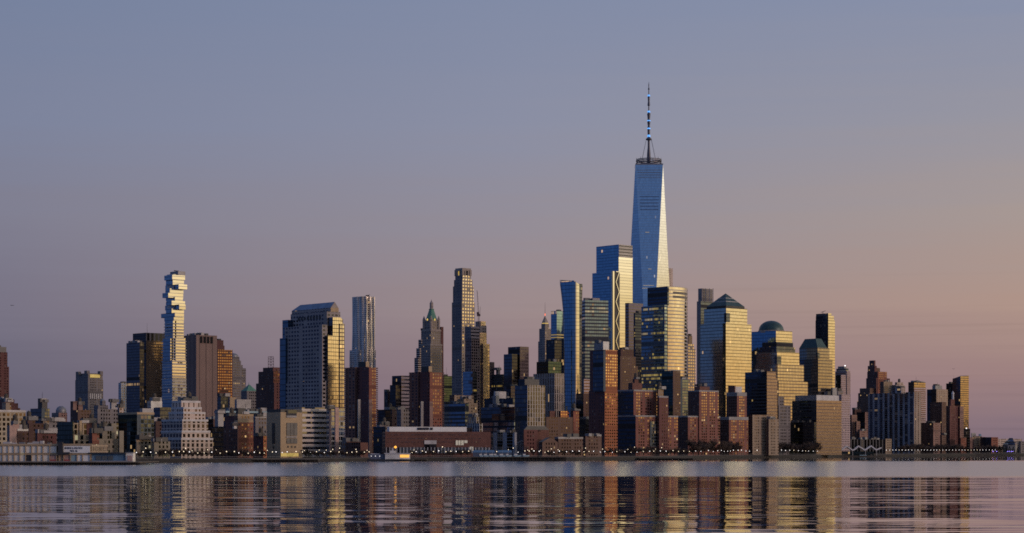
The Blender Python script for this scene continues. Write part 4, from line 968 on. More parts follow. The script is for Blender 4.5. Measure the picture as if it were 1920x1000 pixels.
bld('shadowed_block', 'shadowed dark office block with a pale louvred panel left of the red brick tower', 2150, [('building_body', 1080, 1094, 1108, 738, 'black_glass', 'dark_brick'), ('lower_tier', 1086, 1098, 1106, 786, 'dark_glass', None, -30)], units=1)
m_ = MB(); tier(m_, 1093, 1095, 1105.5, 711, 2190, 'grey_metal', 'white_slats', 740); m_.build('louvre_panel', ROOTS[-1][0])
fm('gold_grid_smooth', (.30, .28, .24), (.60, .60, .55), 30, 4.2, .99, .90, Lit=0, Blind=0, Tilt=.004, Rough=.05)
# flared glass tower
def flared():
    D = 2320
    r = thing('flared_tower', 'curved glass tower flaring out at the top with a vertical golden reflection stripe', 'building', (wx(1078, D), D, GZ))
    def fp(xl, xr, z, n=10):
        q, lr, ll = quad(xl, 1078.5, xr, D - 4, 50)
        C, R_, K, L_ = [Vector(p) for p in q]
        def rnd(p, a, b, rad):
            a1 = p + (a - p).normalized() * rad; b1 = p + (b - p).normalized() * rad
            return [tuple((a1 * (1 - t) ** 2 + p * 2 * t * (1 - t) + b1 * t * t)) for t in [i / n for i in range(n + 1)]]
        pts = rnd(L_, K, C, 6) + rnd(C, L_, R_, 7.5) + rnd(R_, C, K, 6) + rnd(K, R_, L_, 6)
        return [(p[0], p[1], z) for p in pts]
    lv = []
    for y in (860, 760, 680, 640, 600, 580, 565, 550, 540, 532):
        t = max(0, (610 - y) / 78.0)
        lv.append(fp(1053.5 - 7 * t ** 1.5, 1094 + 1.6 * t, max(GZ, wz(y, D))))
    top = fp(1046.3, 1095.8, 0)
    # the roof line sweeps: high at the left tip, lower towards the right
    ring = []
    for p in top:
        px = p[0] / p[1] * F + 960
        y = 523 + 5.5 * min(1, (px - 1046) / 10) if px < 1056 else (528.5 - 2.5 * min(1, (px - 1056) / 18) if px < 1076 else 526 + (px - 1076) * .78)
        ring.append((p[0], p[1], wz(y, p[1])))
    lv.append(ring)
    m_ = MB(); m_.loft(lv, ['blue_curtain_wall'] * 17 + ['gold_grid_smooth'] * 4 + ['dark_glass'] * 23); m_.build('glass_shaft', r)  # gold corner and dark right side put mirrored glow and dark into the glass
    m_ = MB(); x = wx(1068, D + 12); m_.box((x, D + 14, wz(530, D)), (9, 6, 3), 'pale_metal', radians(30)); m_.build('roof_unit', r)
    return r
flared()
bld('banded_blue_office', 'broad blue office block with louvred top bands between the flared tower and the braced tower', 2480,
    [('tower_body', 1090, 1097, 1140.5, 563, 'band_office', 'band_office')], units=3, th=20)

# braced glass tower
def braced():
    D = 2900
    r = thing('braced_tower', 'tall glass tower with zigzag white bracing and a bright cream right face', 'building', (wx(1162, D), D, GZ))
    m_ = MB(); tier(m_, 1118, 1160, 1186, 461.5, D + 6, 'blue_curtain_wall', 'gold_grid_smooth'); m_.build('main_shaft', r)
    m_ = MB(); tier(m_, 1118, 1160.5, 1186, 458.5, D + 5.4, 'blue_curtain_wall', 'louvre_cream', 481); m_.build('louvre_crown', r)
    m_ = MB(); tier(m_, 1110.5, 1147.5, 1150, 509.5, D - 12, 'blue_curtain_wall'); m_.build('left_wing', r)
    m_ = MB(); tier(m_, 1146, 1147.6, 1162, 508.5, D - 14, 'white_paint', 'dark_metal'); m_.build('brace_panel', r)
    q, lr, ll = quad(1146, 1147.6, 1162, D - 14.8); A, B2 = Vector(q[0]), Vector(q[1])
    e = (B2 - A).normalized(); n_ = Vector((e.y, -e.x)); Lw = (B2 - A).length
    def slab(f0, y0, f1, y1, w, mb):
        """flat white member lying on the panel between two points of it"""
        c0 = A + (B2 - A) * f0; c1 = A + (B2 - A) * f1; z0, z1 = wz(y0, D - 14), wz(y1, D - 14)
        v0 = Vector((*c0, z0)); v1 = Vector((*c1, z1)); d = (v1 - v0).normalized(); s_ = d.cross(Vector((*n_, 0))).normalized() * w / 2; o_ = Vector((*n_, 0)) * .5
        P4 = [v0 - s_ + o_, v1 - s_ + o_, v1 + s_ + o_, v0 + s_ + o_]; Q4 = [p - o_ for p in P4]
        mb.face(P4, [(0, 1), (0, 2), (1, 2), (1, 1)], 'gold_grid_smooth')
        for i in range(4): mb.face([P4[i], P4[(i + 1) % 4], Q4[(i + 1) % 4], Q4[i]], [(0, 1), (0, 2), (1, 2), (1, 1)], 'white_paint')
    n = 9; ys = [510 + i * 37 for i in range(n)]
    for i in range(n - 1):
        m_ = MB(); slab(.92, ys[i], .5, (ys[i] + ys[i + 1]) / 2, 1.35, m_); slab(.5, (ys[i] + ys[i + 1]) / 2, .92, ys[i + 1], 1.35, m_); m_.build('brace', r)
    m_ = MB(); slab(.16, 830, .16, 508.6, 3.4, m_); m_.build('edge_strip', r)
    m_ = MB(); slab(.5, 508.9, 1.0, 508.9, 1.2, m_)
    m_.build('top_strip', r)
braced()

# the tall tapering tower
def tall():
    D = 3000
    cx, cy = wx(1216.5, D + 30), D + 30
    r = thing('tapering_skyscraper', 'tallest skyscraper, blue glass tapering in long triangles to a ring and lit antenna mast', 'building', (cx, cy, GZ))
    th = radians(43.0)
    u = Vector((cos(th), sin(th))); v = Vector((-sin(th), cos(th)))
    hb, dt = 29.0, 29.0
    base = [Vector((cx, cy)) + u * a * hb + v * b * hb for a, b in ((-1, -1), (1, -1), (1, 1), (-1, 1))]
    top = [Vector((cx, cy)) + (u * a + v * b) * dt for a, b in ((0, -1), (1, 0), (0, 1), (-1, 0))]
    zb, zt = 57.0, wz(312, D + 30)
    m_ = MB(); m_.prism([tuple(p) for p in base], GZ, zb, 'tower_glass'); m_.build('podium', r)
    m_ = MB(); m2 = MB()
    def tri(mb, a, b, c):
        a, b, c = [Vector(p) for p in (a, b, c)]
        e = (b - a); e.z = 0; e.normalize()
        mb.face([a, b, c], [((p - a).dot(e) + 40, p.z) for p in (a, b, c)], 'tower_glass')
    B3 = [(*p, zb) for p in base]; T3 = [(*p, zt) for p in top]
    for i in range(4):
        tri(m_, B3[i], B3[(i + 1) % 4], T3[i])                       # upright
        m2.face([B3[i], T3[i], T3[i - 1]], [((Vector(p).xy - Vector(T3[i - 1]).xy).dot((Vector(T3[i]).xy - Vector(T3[i - 1]).xy).normalized()), p[2]) for p in (B3[i], T3[i], T3[i - 1])], 'tower_glass')
    m_.build('upright_face', r); m2.build('inverted_face', r)
    m_ = MB(); m_.prism([tuple(Vector((cx, cy)) + (p - Vector((cx, cy))) * 1.004) for p in top], zt - .5, zt + 1.2, 'grey_metal', bottom=True); m_.build('parapet', r)
    # louvred plant storeys and the lit observatory rows on the face towards the river
    a3, b3, c3 = Vector(T3[3]), Vector(T3[0]), Vector(B3[0])
    nn_ = (b3 - a3).cross(c3 - a3).normalized()
    if nn_.y > 0: nn_ = -nn_
    def strip(y0, y1, f0, f1, mat, part):
        mb = MB()
        def P(y, f):
            k_ = (zt - wz(y, D + 10)) / (zt - zb); l_ = a3.lerp(c3, k_); r_ = b3.lerp(c3, k_); return l_.lerp(r_, f) + nn_ * .5
        mb.face([P(y1, f0), P(y1, f1), P(y0, f1), P(y0, f0)], [(0, 0), (40, 0), (40, 4), (0, 4)], mat); mb.build(part, r)
    for y in (319, 323.5, 328, 332.5): strip(y, y + .7, .06, .94, 'grey_metal', 'louvre_strip')
    for y, f0, f1 in ((536, .05, .8), (541, .0, .5), (505, .42, .62), (436, .3, .5)): strip(y, y + 1.3, f0, f1, 'pale_glow', 'lit_storey')
    for y in (369, 375, 381, 387, 393): strip(y, y + 1.2, .10, .90, 'blue_louvre', 'louvre_strip')
    # communication ring
    m_ = MB(); zr = [wz(y, D + 30) for y in (309.5, 306, 302.5, 300)]
    for z_, rad in zip(zr, (17.5, 18.6, 18.8, 18.4)):
        n = 36
        for i in range(n):
            a0, a1 = 2 * pi * i / n, 2 * pi * (i + 1) / n
            m_.tube((cx + rad * cos(a0), cy + rad * sin(a0), z_), (cx + rad * cos(a1), cy + rad * sin(a1), z_), .75, .75, 'spire_metal', 4)
    for i in range(24):
        a0 = 2 * pi * i / 24
        m_.tube((cx + 17.5 * cos(a0), cy + 17.5 * sin(a0), zt), (cx + 18.5 * cos(a0), cy + 18.5 * sin(a0), zr[3] + (3 if i % 3 == 0 else .4)), .35, .3, 'spire_metal', 4)
        if i % 3 == 0: m_.tube((cx, cy, zr[2]), (cx + 18.5 * cos(a0), cy + 18.5 * sin(a0), zr[2]), .5, .5, 'spire_metal', 4)
    m_.build('antenna_ring', r)
    Z = lambda y: wz(y, D + 30)
    m_ = MB(); m_.lathe((cx, cy), [(2.6, zt), (2.9, Z(296)), (2.4, Z(285)), (1.7, Z(276)), (1.6, Z(264)), (4.4, Z(262.5)), (4.6, Z(261)), (1.9, Z(258)), (1.5, Z(256)),
        (1.9, Z(250)), (2.1, Z(240)), (1.5, Z(236)), (2.4, Z(229.5)), (1.9, Z(228)), (1.9, Z(222)), (2.6, Z(214)), (1.0, Z(211)), (.8, Z(199)), (2.0, Z(198.3)), (2.0, Z(197)), (1.3, Z(190)), (1.8, Z(182)), (.8, Z(180)), (.6, Z(169)), (1.3, Z(168)), (1.2, Z(166.5)), (.5, Z(164)), (.7, Z(160)), (.1, Z(153.5))], 'spire_metal', 10); m_.build('mast', r)
    m_ = MB()
    for i in range(6):
        a0 = radians(30 + 60 * i); m_.tube((cx + 4.4 * cos(a0), cy + 4.4 * sin(a0), Z(262)), (cx + 14 * cos(a0), cy + 14 * sin(a0), zt), .22, .22, 'spire_metal', 4)
    m_.build('guy_cable', r)
    for y, rad, hh in ((257, 2.3, 3), (242.5, 2.4, 2.2), (227.5, 2.6, 1.4), (211, 2.0, 2.2), (181, 1.9, 2.4)):
        m_ = MB(); m_.lathe((cx, cy), [(rad, Z(y)), (rad * 1.05, Z(y) + hh * .5), (rad * .8, Z(y) + hh)], 'blue_beacon', 10); m_.build('blue_light', r)
tall()
bld('pale_sliver_tower', 'pale pinkish sliver of a tower peeking out right of the tallest skyscraper', 3400, [('tower_body', 1248, 1253, 1261.5, 503, 'pale_stone', 'pale_stone')])
bld('lilac_band_office', 'lilac banded office block at the foot of the tallest skyscraper', 2750, [('tower_body', 1172, 1179, 1206, 568, 'lilac_office'), ('dark_wing', 1188, 1191, 1206, 587, 'dark_lit_office', None, -30)], units=2)

# curved golden office
def curved():
    D = 2500
    r = thing('curved_office', 'office tower with a broad curved golden glass front and white floor bands', 'building', (wx(1250, D), D, GZ))
    q, lr, ll = quad(1214, 1252, 1288, D)
    C = Vector(q[0]); L_ = Vector(q[3])
    # arc from the sharp corner round to the far right side
    cx_, cy_ = wx(1252, D), D
    R0 = Vector((wx(1288, D + 30), D + 30))
    pts = [tuple(C)]
    chord = R0 - C; nrm = Vector((chord.y, -chord.x)).normalized()
    for i in range(1, 18):
        t = i / 18; p = C + chord * t + nrm * (4 * t * (1 - t)) * 5.5; pts.append(tuple(p))
    pts.append(tuple(R0)); pts.append(tuple(R0 + Vector((2.0, 12)))); pts.append(tuple(R0 + Vector((-6, 34)))); pts.append(tuple(L_ + Vector((6, 6)))); pts.append(tuple(L_))
    mats = ['curved_gold_glass'] * 18 + ['dark_glass', 'dark_glass', 'dark_glass', 'dark_glass', 'lit_office']
    us = []; s = 0
    for i in range(len(pts)):
        us.append(s); a, b_ = pts[i], pts[(i + 1) % len(pts)]; s += sqrt((a[0] - b_[0]) ** 2 + (a[1] - b_[1]) ** 2)
    m_ = MB(); m_.prism(pts, GZ, wz(537, D), mats, u0=us); m_.build('curved_shaft', r)
    cc = Vector((sum(p[0] for p in pts) / len(pts), sum(p[1] for p in pts) / len(pts)))
    out = [tuple(cc + (Vector(p) - cc) * 1.008) for p in pts]
    for y0, y1 in ((551, 546.5), (558.5, 554)):
        m_ = MB(); m_.prism(out[3:19] + [tuple(R0 + Vector((-8, 10)))], wz(y0, D), wz(y1, D), 'grey_louvre', bottom=True); m_.build('louvre_band', r)
    m_ = MB(); tier(m_, 1214, 1251.8, 1256, 538.2, D - 1.0, 'dark_lit_office', 'dark_glass', 572); m_.build('top_storeys', r)
    m_ = MB(); tier(m_, 1202.5, 1246, 1251, 572, D - 14, 'lit_office'); m_.build('lower_wing', r)
curved()
bld('stepped_tan_tower', 'slim tan masonry tower stepping up, standing right of the curved golden office', 3000, [('tower_body', 1282, 1290, 1304, 654, 'tan_stone', 'limestone_gold'), ('upper_tier', 1284, 1290, 1301, 645, 'tan_stone', 'limestone_gold', 3), ('top_tier', 1286, 1291, 1298, 630, 'tan_stone', 'tan_stone', 6)], units=1)
r = bld('grey_core_tower', 'blue grey tower with an open steel top behind the pyramid roofed tower', 2950, [('lower_tier', 1306.5, 1314, 1340, 565, 'grey_metal', 'dark_glass'), ('tower_body', 1309, 1316, 1336, 541, 'grey_metal', 'grey_stone', 4)])
m_ = MB(); D = 2955
for px_ in (1323, 1330, 1337): m_.tube((wx(px_, D), D, wz(566, D)), (wx(px_, D), D, wz(541, D)), .6, .6, 'grey_metal', 4)
m_.build('steel_frame', r)

# three stone and glass towers with geometric roofs
D = 2560
r = bld('pyramid_roof_tower', 'golden glass office tower with a dark green pyramid roof', D,
    [('tower_body', 1313, 1361, 1409, 606, 'gold_grid_glass'), ('upper_tier', 1320, 1361.5, 1401, 577, 'gold_grid_glass', None, 4, 608)])
m_ = MB(); tier(m_, 1357.5, 1362, 1368.5, 587, D + 1.5, 'dark_glass', 'dark_glass', 603); m_.build('corner_notch', r)
m_ = MB(); q = tier(m_, 1325, 1361.5, 1396, 573, D + 8, 'dark_metal', 'dark_metal', 578); m_.build('roof_base', r)
m_ = MB(); frustum(m_, q, wz(573, D + 8), .02, wz(550.5, D + 30), 'teal_roof'); m_.build('pyramid_roof', r)
m_ = MB()
for zf in (.35, .62):
    cx = sum(p[0] for p in q) / 4; cy = sum(p[1] for p in q) / 4; z0, z1 = wz(573, D + 8), wz(550.5, D + 30); kk = 1 - zf
    pts = [((cx + (p[0] - cx) * (kk + .03)), (cy + (p[1] - cy) * (kk + .03))) for p in q]
    m_.prism(pts, z0 + (z1 - z0) * zf - .5, z0 + (z1 - z0) * zf + .35, 'pale_metal', bottom=True)
m_.build('roof_band', r)
D = 2620
r = bld('dome_tower', 'golden stone and glass tower with a dark green dome and stepped shoulders', D,
    [('lower_tier', 1430, 1460, 1514.5, 715, 'stone_grid_glass'), ('middle_tier', 1416, 1458, 1507, 683, 'stone_grid_glass', None, 4), ('middle_tier', 1418, 1457, 1498.5, 660, 'stone_grid_glass', 'gold_grid_glass', 9),
     ('setback_tier', 1424, 1456, 1491, 650, 'dark_glass', 'dark_glass', 13, 662), ('setback_tier', 1429, 1456, 1487, 641, 'dark_glass', 'dark_glass', 17, 652), ('upper_tier', 1408, 1455, 1485.5, 620, 'blue_curtain_wall', 'gold_grid_glass', 22)])
m_ = MB(); tier(m_, 1452, 1457, 1465, 668, D + 7.5, 'dark_glass', 'dark_glass', 683); m_.build('corner_notch', r)
x, y = wx(1446, D + 50), D + 50; R0 = 25.0 / F * D
m_ = MB(); m_.lathe((x, y), [(R0 * 1.0, wz(621, D)), (R0 * 1.0, wz(616, D))], 'tower_stone', 32); m_.build('drum', r)
m_ = MB(); m_.lathe((x, y), [(R0 * .96, wz(616, D))] + [(R0 * .95 * cos(radians(a)), wz(615.5, D) + (wz(597, D) - wz(615.5, D)) * sin(radians(a))) for a in range(0, 91, 6)], 'teal_roof', 40); m_.build('dome', r)
D = 2680
r = bld('flat_pyramid_tower', 'golden grey tower with a truncated dark green roof, lower neighbour of the domed tower', D,
    [('tower_body', 1497, 1534, 1561, 673, 'dark_glass', 'dim_grid_glass'), ('upper_tier', 1498.5, 1533, 1555, 652, 'dim_grid_glass', None, 4, 675)])
m_ = MB(); tier(m_, 1530, 1533.5, 1537, 661, D + 2.5, 'dark_glass', 'dark_glass', 674); m_.build('corner_notch', r)
m_ = MB(); q, _, _ = quad(1498, 1533, 1551, D + 6); frustum(m_, q, wz(652, D), .58, wz(635.5, D + 20), 'teal_roof'); m_.build('truncated_roof', r)
r = bld('rounded_glass_tower', 'slim tall glass tower with a rounded golden right side and roof crane', 2950, [('tower_body', 1529, 1553, 1565.5, 600, 'dark_glass', 'gold_grid_glass'), ('upper_tier', 1529.6, 1553, 1563.5, 592, 'dark_glass', 'gold_grid_glass', .8, 602), ('crown_screen', 1530, 1553, 1559, 587.5, 'band_office', 'gold_grid_glass', 1.6, 594)])
m_ = MB(); x = wx(1543, 2970); m_.tube((x, 2970, wz(588, 2970)), (x, 2970, wz(585, 2970)), .5, .5, 'dark_metal', 4); m_.tube((x - 3, 2970, wz(586, 2970)), (x + 4, 2970, wz(583, 2970)), .5, .35, 'dark_metal', 4); m_.build('roof_crane', r)
r = bld('blue_crown_tower', 'banded blue tower with a stepped crown and bright white roof lamp', 3050, [('tower_body', 1566, 1588, 1594.5, 696, 'lilac_office', 'pink_balcony'), ('crown', 1568, 1586, 1591, 691, 'band_office', None, 4, 698), ('crown', 1571, 1583, 1587, 687, 'grey_metal', None, 8, 693), ('dark_wing', 1567, 1577, 1586, 703, 'black_glass', 'pink_balcony', -20)])
m_ = MB(); m_.lathe((wx(1584.5, 3066), 3066), [(.8, wz(688, 3066)), (.9, wz(685, 3066))], 'lamp_glass_cool', 8); m_.build('roof_lamp', r)

bld('brown_glass_office', 'broad office block with a brown reflecting right face, dark left face and pale roof screen', 2490,
    [('office_body', 1485, 1531, 1578, 751, 'dark_lit_office', 'brown_reflective'), ('roof_screen', 1491, 1531, 1573, 741, 'grey_metal', 'pale_metal', 4, 753), ('low_annex', 1474, 1527, 1531, 792, 'black_glass', 'dark_glass', -8)], units=3)
bld('pink_balcony_tower', 'pinkish tower with rows of angular balconies beside the brown reflecting office', 2650, [('tower_body', 1572, 1578, 1594, 740, 'pink_balcony', 'pink_balcony'), ('penthouse', 1545, 1552, 1568, 734, 'grey_metal', 'dark_metal', 30), ('penthouse', 1558, 1561, 1570, 727, 'grey_metal', None, 34), ('penthouse', 1568, 1571, 1581, 733, 'grey_stone', None, 40)], units=1)
bld('dark_teal_block', 'dark glass apartment block with a bluish roof band left of the domed tower base', 2420, [('tower_body', 1396.5, 1438, 1457.5, 709, 'dark_lit_office', 'brown_reflective'), ('roof_band', 1397, 1438, 1455, 697, 'dark_glass', 'brown_reflective', 3, 711)], units=1)
bld('tan_brick_block', 'pale tan brick block in two steps in front of the dark teal apartment block', 2350, [('building_body', 1403, 1411, 1441, 778, 'dark_brick', 'tan_stone'), ('right_wing', 1437, 1441.5, 1460, 786, 'dark_brick', 'tan_stone', 6)], units=2)
bld('grey_grid_block', 'shaded grey gridded block between the tan brick block and the brown reflecting office', 2480, [('lower_tier', 1452, 1460, 1482, 760, 'dark_brick', 'grey_stone'), ('upper_tier', 1454, 1459, 1470, 744, 'dark_brick', 'grey_stone', 8)])
bld('striped_brick_block', 'red brick block with pale top band and pale vertical stripes, penthouse of grey and red', 2320,
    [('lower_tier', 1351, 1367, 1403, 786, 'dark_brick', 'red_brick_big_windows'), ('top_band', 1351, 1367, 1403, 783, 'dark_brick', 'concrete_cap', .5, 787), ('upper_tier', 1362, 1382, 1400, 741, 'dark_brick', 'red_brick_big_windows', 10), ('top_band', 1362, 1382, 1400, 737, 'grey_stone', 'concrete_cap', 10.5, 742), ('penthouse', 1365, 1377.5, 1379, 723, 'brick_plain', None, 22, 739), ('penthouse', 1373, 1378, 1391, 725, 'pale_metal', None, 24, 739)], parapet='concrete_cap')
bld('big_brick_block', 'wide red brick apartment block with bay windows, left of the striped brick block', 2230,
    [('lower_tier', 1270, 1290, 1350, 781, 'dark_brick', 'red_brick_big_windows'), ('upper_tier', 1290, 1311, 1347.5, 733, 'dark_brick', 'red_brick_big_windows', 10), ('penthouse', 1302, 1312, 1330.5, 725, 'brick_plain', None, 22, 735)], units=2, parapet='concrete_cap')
bld('many_window_block', 'large dark red apartment block full of lit windows behind the tree lined bank', 2060,
    [('lower_tier', 1158, 1192, 1271, 780, 'dark_lit_office', 'red_brick_big_windows'), ('upper_tier', 1158, 1188, 1236, 732, 'dark_lit_office', 'red_brick_big_windows', 10), ('right_wing', 1232, 1236, 1253, 744, 'dark_brick', 'maroon_brick', 16), ('penthouse', 1232, 1234, 1244, 731, 'dark_brick', 'tan_stone', 26)], units=3, parapet='concrete_cap')
m_ = MB(); q, _, _ = quad(1158, 1192, 1271, 2058.5); A, B2 = q[0], q[1]; r = ROOTS[-1][0]
a, b_ = pt(.34), pt(.66); m_.face([(*a, wz(838, 2058)), (*b_, wz(838, 2058)), (*b_, wz(790, 2058)), (*a, wz(790, 2058))], [(0, wz(838, 2058)), (30, wz(838, 2058)), (30, wz(790, 2058)), (0, wz(790, 2058))], 'apartment_glass'); m_.build('glass_centre', r)
bld('teal_side_tower', 'apartment tower with dark teal left side and brown right side below the curved golden office', 2300, [('tower_body', 1241, 1262, 1276, 695, 'green_glass', 'brown_brick'), ('glass_wing', 1270, 1276, 1291, 711, 'dark_glass', 'apartment_glass', 20)], units=2)
bld('art_deco_tower', 'dark brown art deco tower with vertical piers right of the red brick tower', 2380, [('lower_tier', 1157, 1163, 1196, 686, 'dark_brick', 'brown_brick'), ('upper_tier', 1155, 1163, 1192, 668, 'dark_brick', 'brown_brick', 8), ('top_tier', 1157, 1164, 1188, 655, 'dark_brick', 'dark_brick', 14)], units=3)
bld('red_roof_block', 'small block with a reddish peaked roof shape in front of the art deco tower', 2200, [('building_body', 1178, 1186, 1204, 718, 'dark_brick', 'brick_plain'), ('upper_tier', 1186, 1190, 1197, 711, 'dark_brick', 'brick_plain', 10)], units=1)
r = bld('red_brick_tower', 'tall orange red brick tower with glowing windows and a glass corner, front row centre', 2020,
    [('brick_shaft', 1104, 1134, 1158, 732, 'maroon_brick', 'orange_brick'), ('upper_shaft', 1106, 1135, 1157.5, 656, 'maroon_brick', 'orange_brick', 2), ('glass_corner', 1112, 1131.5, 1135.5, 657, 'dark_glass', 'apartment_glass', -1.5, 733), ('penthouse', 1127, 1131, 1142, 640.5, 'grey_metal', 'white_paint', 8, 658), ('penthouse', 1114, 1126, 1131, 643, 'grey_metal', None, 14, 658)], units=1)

# right cluster
bld('stepped_brown_tower', 'dark brown tower with stepped shoulders and a reddish right flank, highest of the right cluster', 3300,
    [('lower_tier', 1607, 1630, 1640, 752, 'brown_brick'), ('lower_tier', 1609, 1630, 1640, 737, 'brown_brick', None, 2), ('lower_tier', 1612, 1631, 1640, 728, 'brown_brick', None, 4), ('middle_tier', 1624, 1643, 1668.5, 709, 'dark_brick', 'maroon_brick', 8), ('middle_tier', 1626, 1646, 1663, 697, 'dark_brick', 'red_brick', 10), ('shaft', 1627, 1640, 1644, 686, 'dark_brick', 'maroon_brick', 14), ('shaft', 1630, 1639, 1641.5, 676, 'dark_brick', 'maroon_brick', 18), ('side_tier', 1640, 1643, 1650, 690, 'dark_brick', 'brown_brick', 24)])
bld('tan_lit_block', 'tan masonry block with lit windows in front of the stepped brown tower', 3230, [('building_body', 1650, 1657, 1673.5, 715.5, 'brown_brick', 'tan_stone')], units=1)
r = bld('white_roof_block', 'whitish stepped roof block with a dark turret right of the stepped brown tower', 3240, [('building_body', 1672, 1679, 1697, 722, 'grey_stone', 'pale_stone'), ('upper_tier', 1678, 1682, 1694, 717, 'grey_stone', 'pale_stone', 8)])
m_ = MB(); m_.lathe((wx(1686, 3260), 3260), [(2.2, wz(718, 3260)), (2.0, wz(711.5, 3260)), (.2, wz(710, 3260))], 'dark_metal', 8); m_.build('turret', r)
bld('striped_slab_tower', 'wide dark blue slab with pale vertical stripes and a lit tan right end', 2960,
    [('slab_body', 1628, 1714, 1727, 735, 'striped_slab', 'tan_slab'), ('roof_block', 1672, 1690, 1698, 727, 'striped_slab', 'pale_stone', 8, 737)], units=4, th=24)
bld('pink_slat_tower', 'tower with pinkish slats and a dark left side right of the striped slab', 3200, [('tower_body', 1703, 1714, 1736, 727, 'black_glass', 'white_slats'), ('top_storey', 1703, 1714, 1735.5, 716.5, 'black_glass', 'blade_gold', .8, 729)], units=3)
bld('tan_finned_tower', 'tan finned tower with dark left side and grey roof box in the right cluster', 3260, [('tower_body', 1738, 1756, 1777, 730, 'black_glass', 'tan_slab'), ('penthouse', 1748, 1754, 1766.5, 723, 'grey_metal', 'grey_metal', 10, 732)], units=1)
bld('dark_brick_tower', 'dark brick apartment tower with lit brown edge, before the tan finned tower', 3020, [('tower_body', 1744, 1766, 1774, 754, 'dark_brick', 'brown_brick'), ('right_wing', 1762, 1766, 1774, 816, 'dark_brick', 'brown_brick', -20)], units=2)
bld('low_brick_flats', 'lower brick flats with a pinkish right part in front of the dark brick apartment tower', 2990, [('building_body', 1726, 1750, 1764, 793, 'dark_brick', 'pink_brick')], units=2)
bld('dark_glass_tower', 'dark blue glass tower just left of the golden blade tower', 3350, [('tower_body', 1774, 1786, 1803, 719, 'black_glass', 'dark_glass')], units=1)
D = 3320
r = thing('blade_tower', 'golden glass blade tower with a slanted top, rightmost of the tall towers', 'building', (wx(1801, D), D, GZ))
q, lr, ll = quad(1786, 1801, 1816.5, D); m_ = MB()
tops = [wz(706, D), wz(704.5, q[1][1]), wz(704.5, q[1][1]), wz(710.5, q[3][1])]
for i, mt_ in ((0, 'blade_gold'), (1, 'dark_glass'), (2, 'dark_glass'), (3, 'dark_glass')):
    a, b_ = q[i], q[(i + 1) % 4]; za, zb = tops[i], tops[(i + 1) % 4]; l = sqrt((a[0] - b_[0]) ** 2 + (a[1] - b_[1]) ** 2)
    m_.face([(*a, GZ), (*b_, GZ), (*b_, zb), (*a, za)], [(0, GZ), (l, GZ), (l, zb), (0, za)], mt_)
m_.face([(*p, z) for p, z in zip(q, tops)], [(0, 0)] * 4, 'roof_gravel'); m_.build('glass_blade', r)
r = bld('clock_brick_tower', 'dark red brick tower with small domed lantern, below the golden blade', 3060, [('tower_body', 1772, 1781, 1800, 761, 'dark_brick', 'maroon_brick'), ('right_wing', 1796, 1800, 1807, 762, 'maroon_brick', 'pink_brick', 12), ('upper_tier', 1779, 1783, 1790, 749, 'maroon_brick', None, 14)])
m_ = MB(); m_.lathe((wx(1786.5, 3085), 3085), [(1.8, wz(750, 3085)), (1.8, wz(740, 3085)), (2.4, wz(739, 3085)), (1.6, wz(736, 3085)), (.2, wz(733, 3085))], 'pale_metal', 10); m_.build('lantern', r)
bld('red_low_block', 'low red brick block with striped windows at the foot of the golden blade', 3050, [('building_body', 1799, 1801, 1812, 821, 'maroon_brick', 'red_brick')])
bld('ferry_side_block', 'low dark block with pale columns behind the white tents', 2800, [('building_body', 1576, 1584, 1662, 824, 'black_glass', 'dark_piers')], units=5)
bld('tan_corner_house', 'small lit tan block at the right end of the low dark block', 2790, [('building_body', 1657, 1660.5, 1671.5, 823, 'dark_brick', 'tan_stone')])
bld('stepped_pink_block', 'pinkish brick block stepping down to the right beside the pink balcony tower', 2900, [('building_body', 1593, 1597, 1607, 778, 'dark_brick', 'pink_brick'), ('lower_tier', 1603, 1606, 1613, 790, 'dark_brick', 'pink_brick', -4), ('lower_tier', 1609, 1612, 1627, 808, 'dark_brick', 'pink_brick', -8)], units=1)
bld('dark_block', 'dark glass block with a pinkish right edge behind the stepped pinkish block', 2960, [('building_body', 1606, 1622, 1627.5, 773, 'black_glass', 'pink_brick'), ('upper_tier', 1598, 1603, 1615, 768, 'dark_brick', None, 20)], units=1)
r = thing('control_tower', 'dark box headed tower on a slim stem at the right end of the skyline', 'tower', (wx(1815, 3040), 3040, GZ))
m_ = MB(); tier(m_, 1812, 1814, 1818.5, 818, 3040, 'black_glass'); m_.build('stem', r)
m_ = MB(); tier(m_, 1807, 1810, 1819, 804, 3036, 'blue_curtain_wall', 'black_glass', 819); m_.build('head', r)
m_ = MB(); m_.lathe((wx(1812, 3030), 3030), [(.8, wz(804, 3030)), (.9, wz(802.5, 3030))], 'lamp_glass_cool', 6); m_.build('lamp', r)
bld('tan_terrace', 'low cream and brick terrace with blue roof boxes at the right end', 3150, [('building_body', 1816, 1819, 1842, 820, 'brown_brick', 'pink_brick'), ('pale_front', 1825, 1827, 1841, 818, 'tan_stone', 'tan_stone', 6), ('penthouse', 1821, 1822, 1830, 812, 'grey_metal', None, 20), ('penthouse', 1835, 1836, 1840, 814, 'blue_shed', None, 22)])
bld('brick_pair', 'low brick block, dark left half and reddish right half, near right end', 3140, [('building_body', 1840, 1859, 1871.5, 820, 'black_glass', 'red_brick'), ('left_wing', 1838, 1840.5, 1848, 819.5, 'brown_brick', 'pink_brick', 14)])
bld('pale_terminal', 'long low pale building at the far right shore', 3400, [('building_body', 1865, 1870, 1916, 823, 'pale_stone', 'pale_stone'), ('right_wing', 1910, 1914, 1935, 828, 'grey_stone', 'grey_stone', 20)], units=2)
r = thing('stepped_glass_hall', 'small blue glass pavilion stepping up like a low pyramid at the far right', 'building', (wx(1894, 3250), 3250, GZ))
m_ = MB()
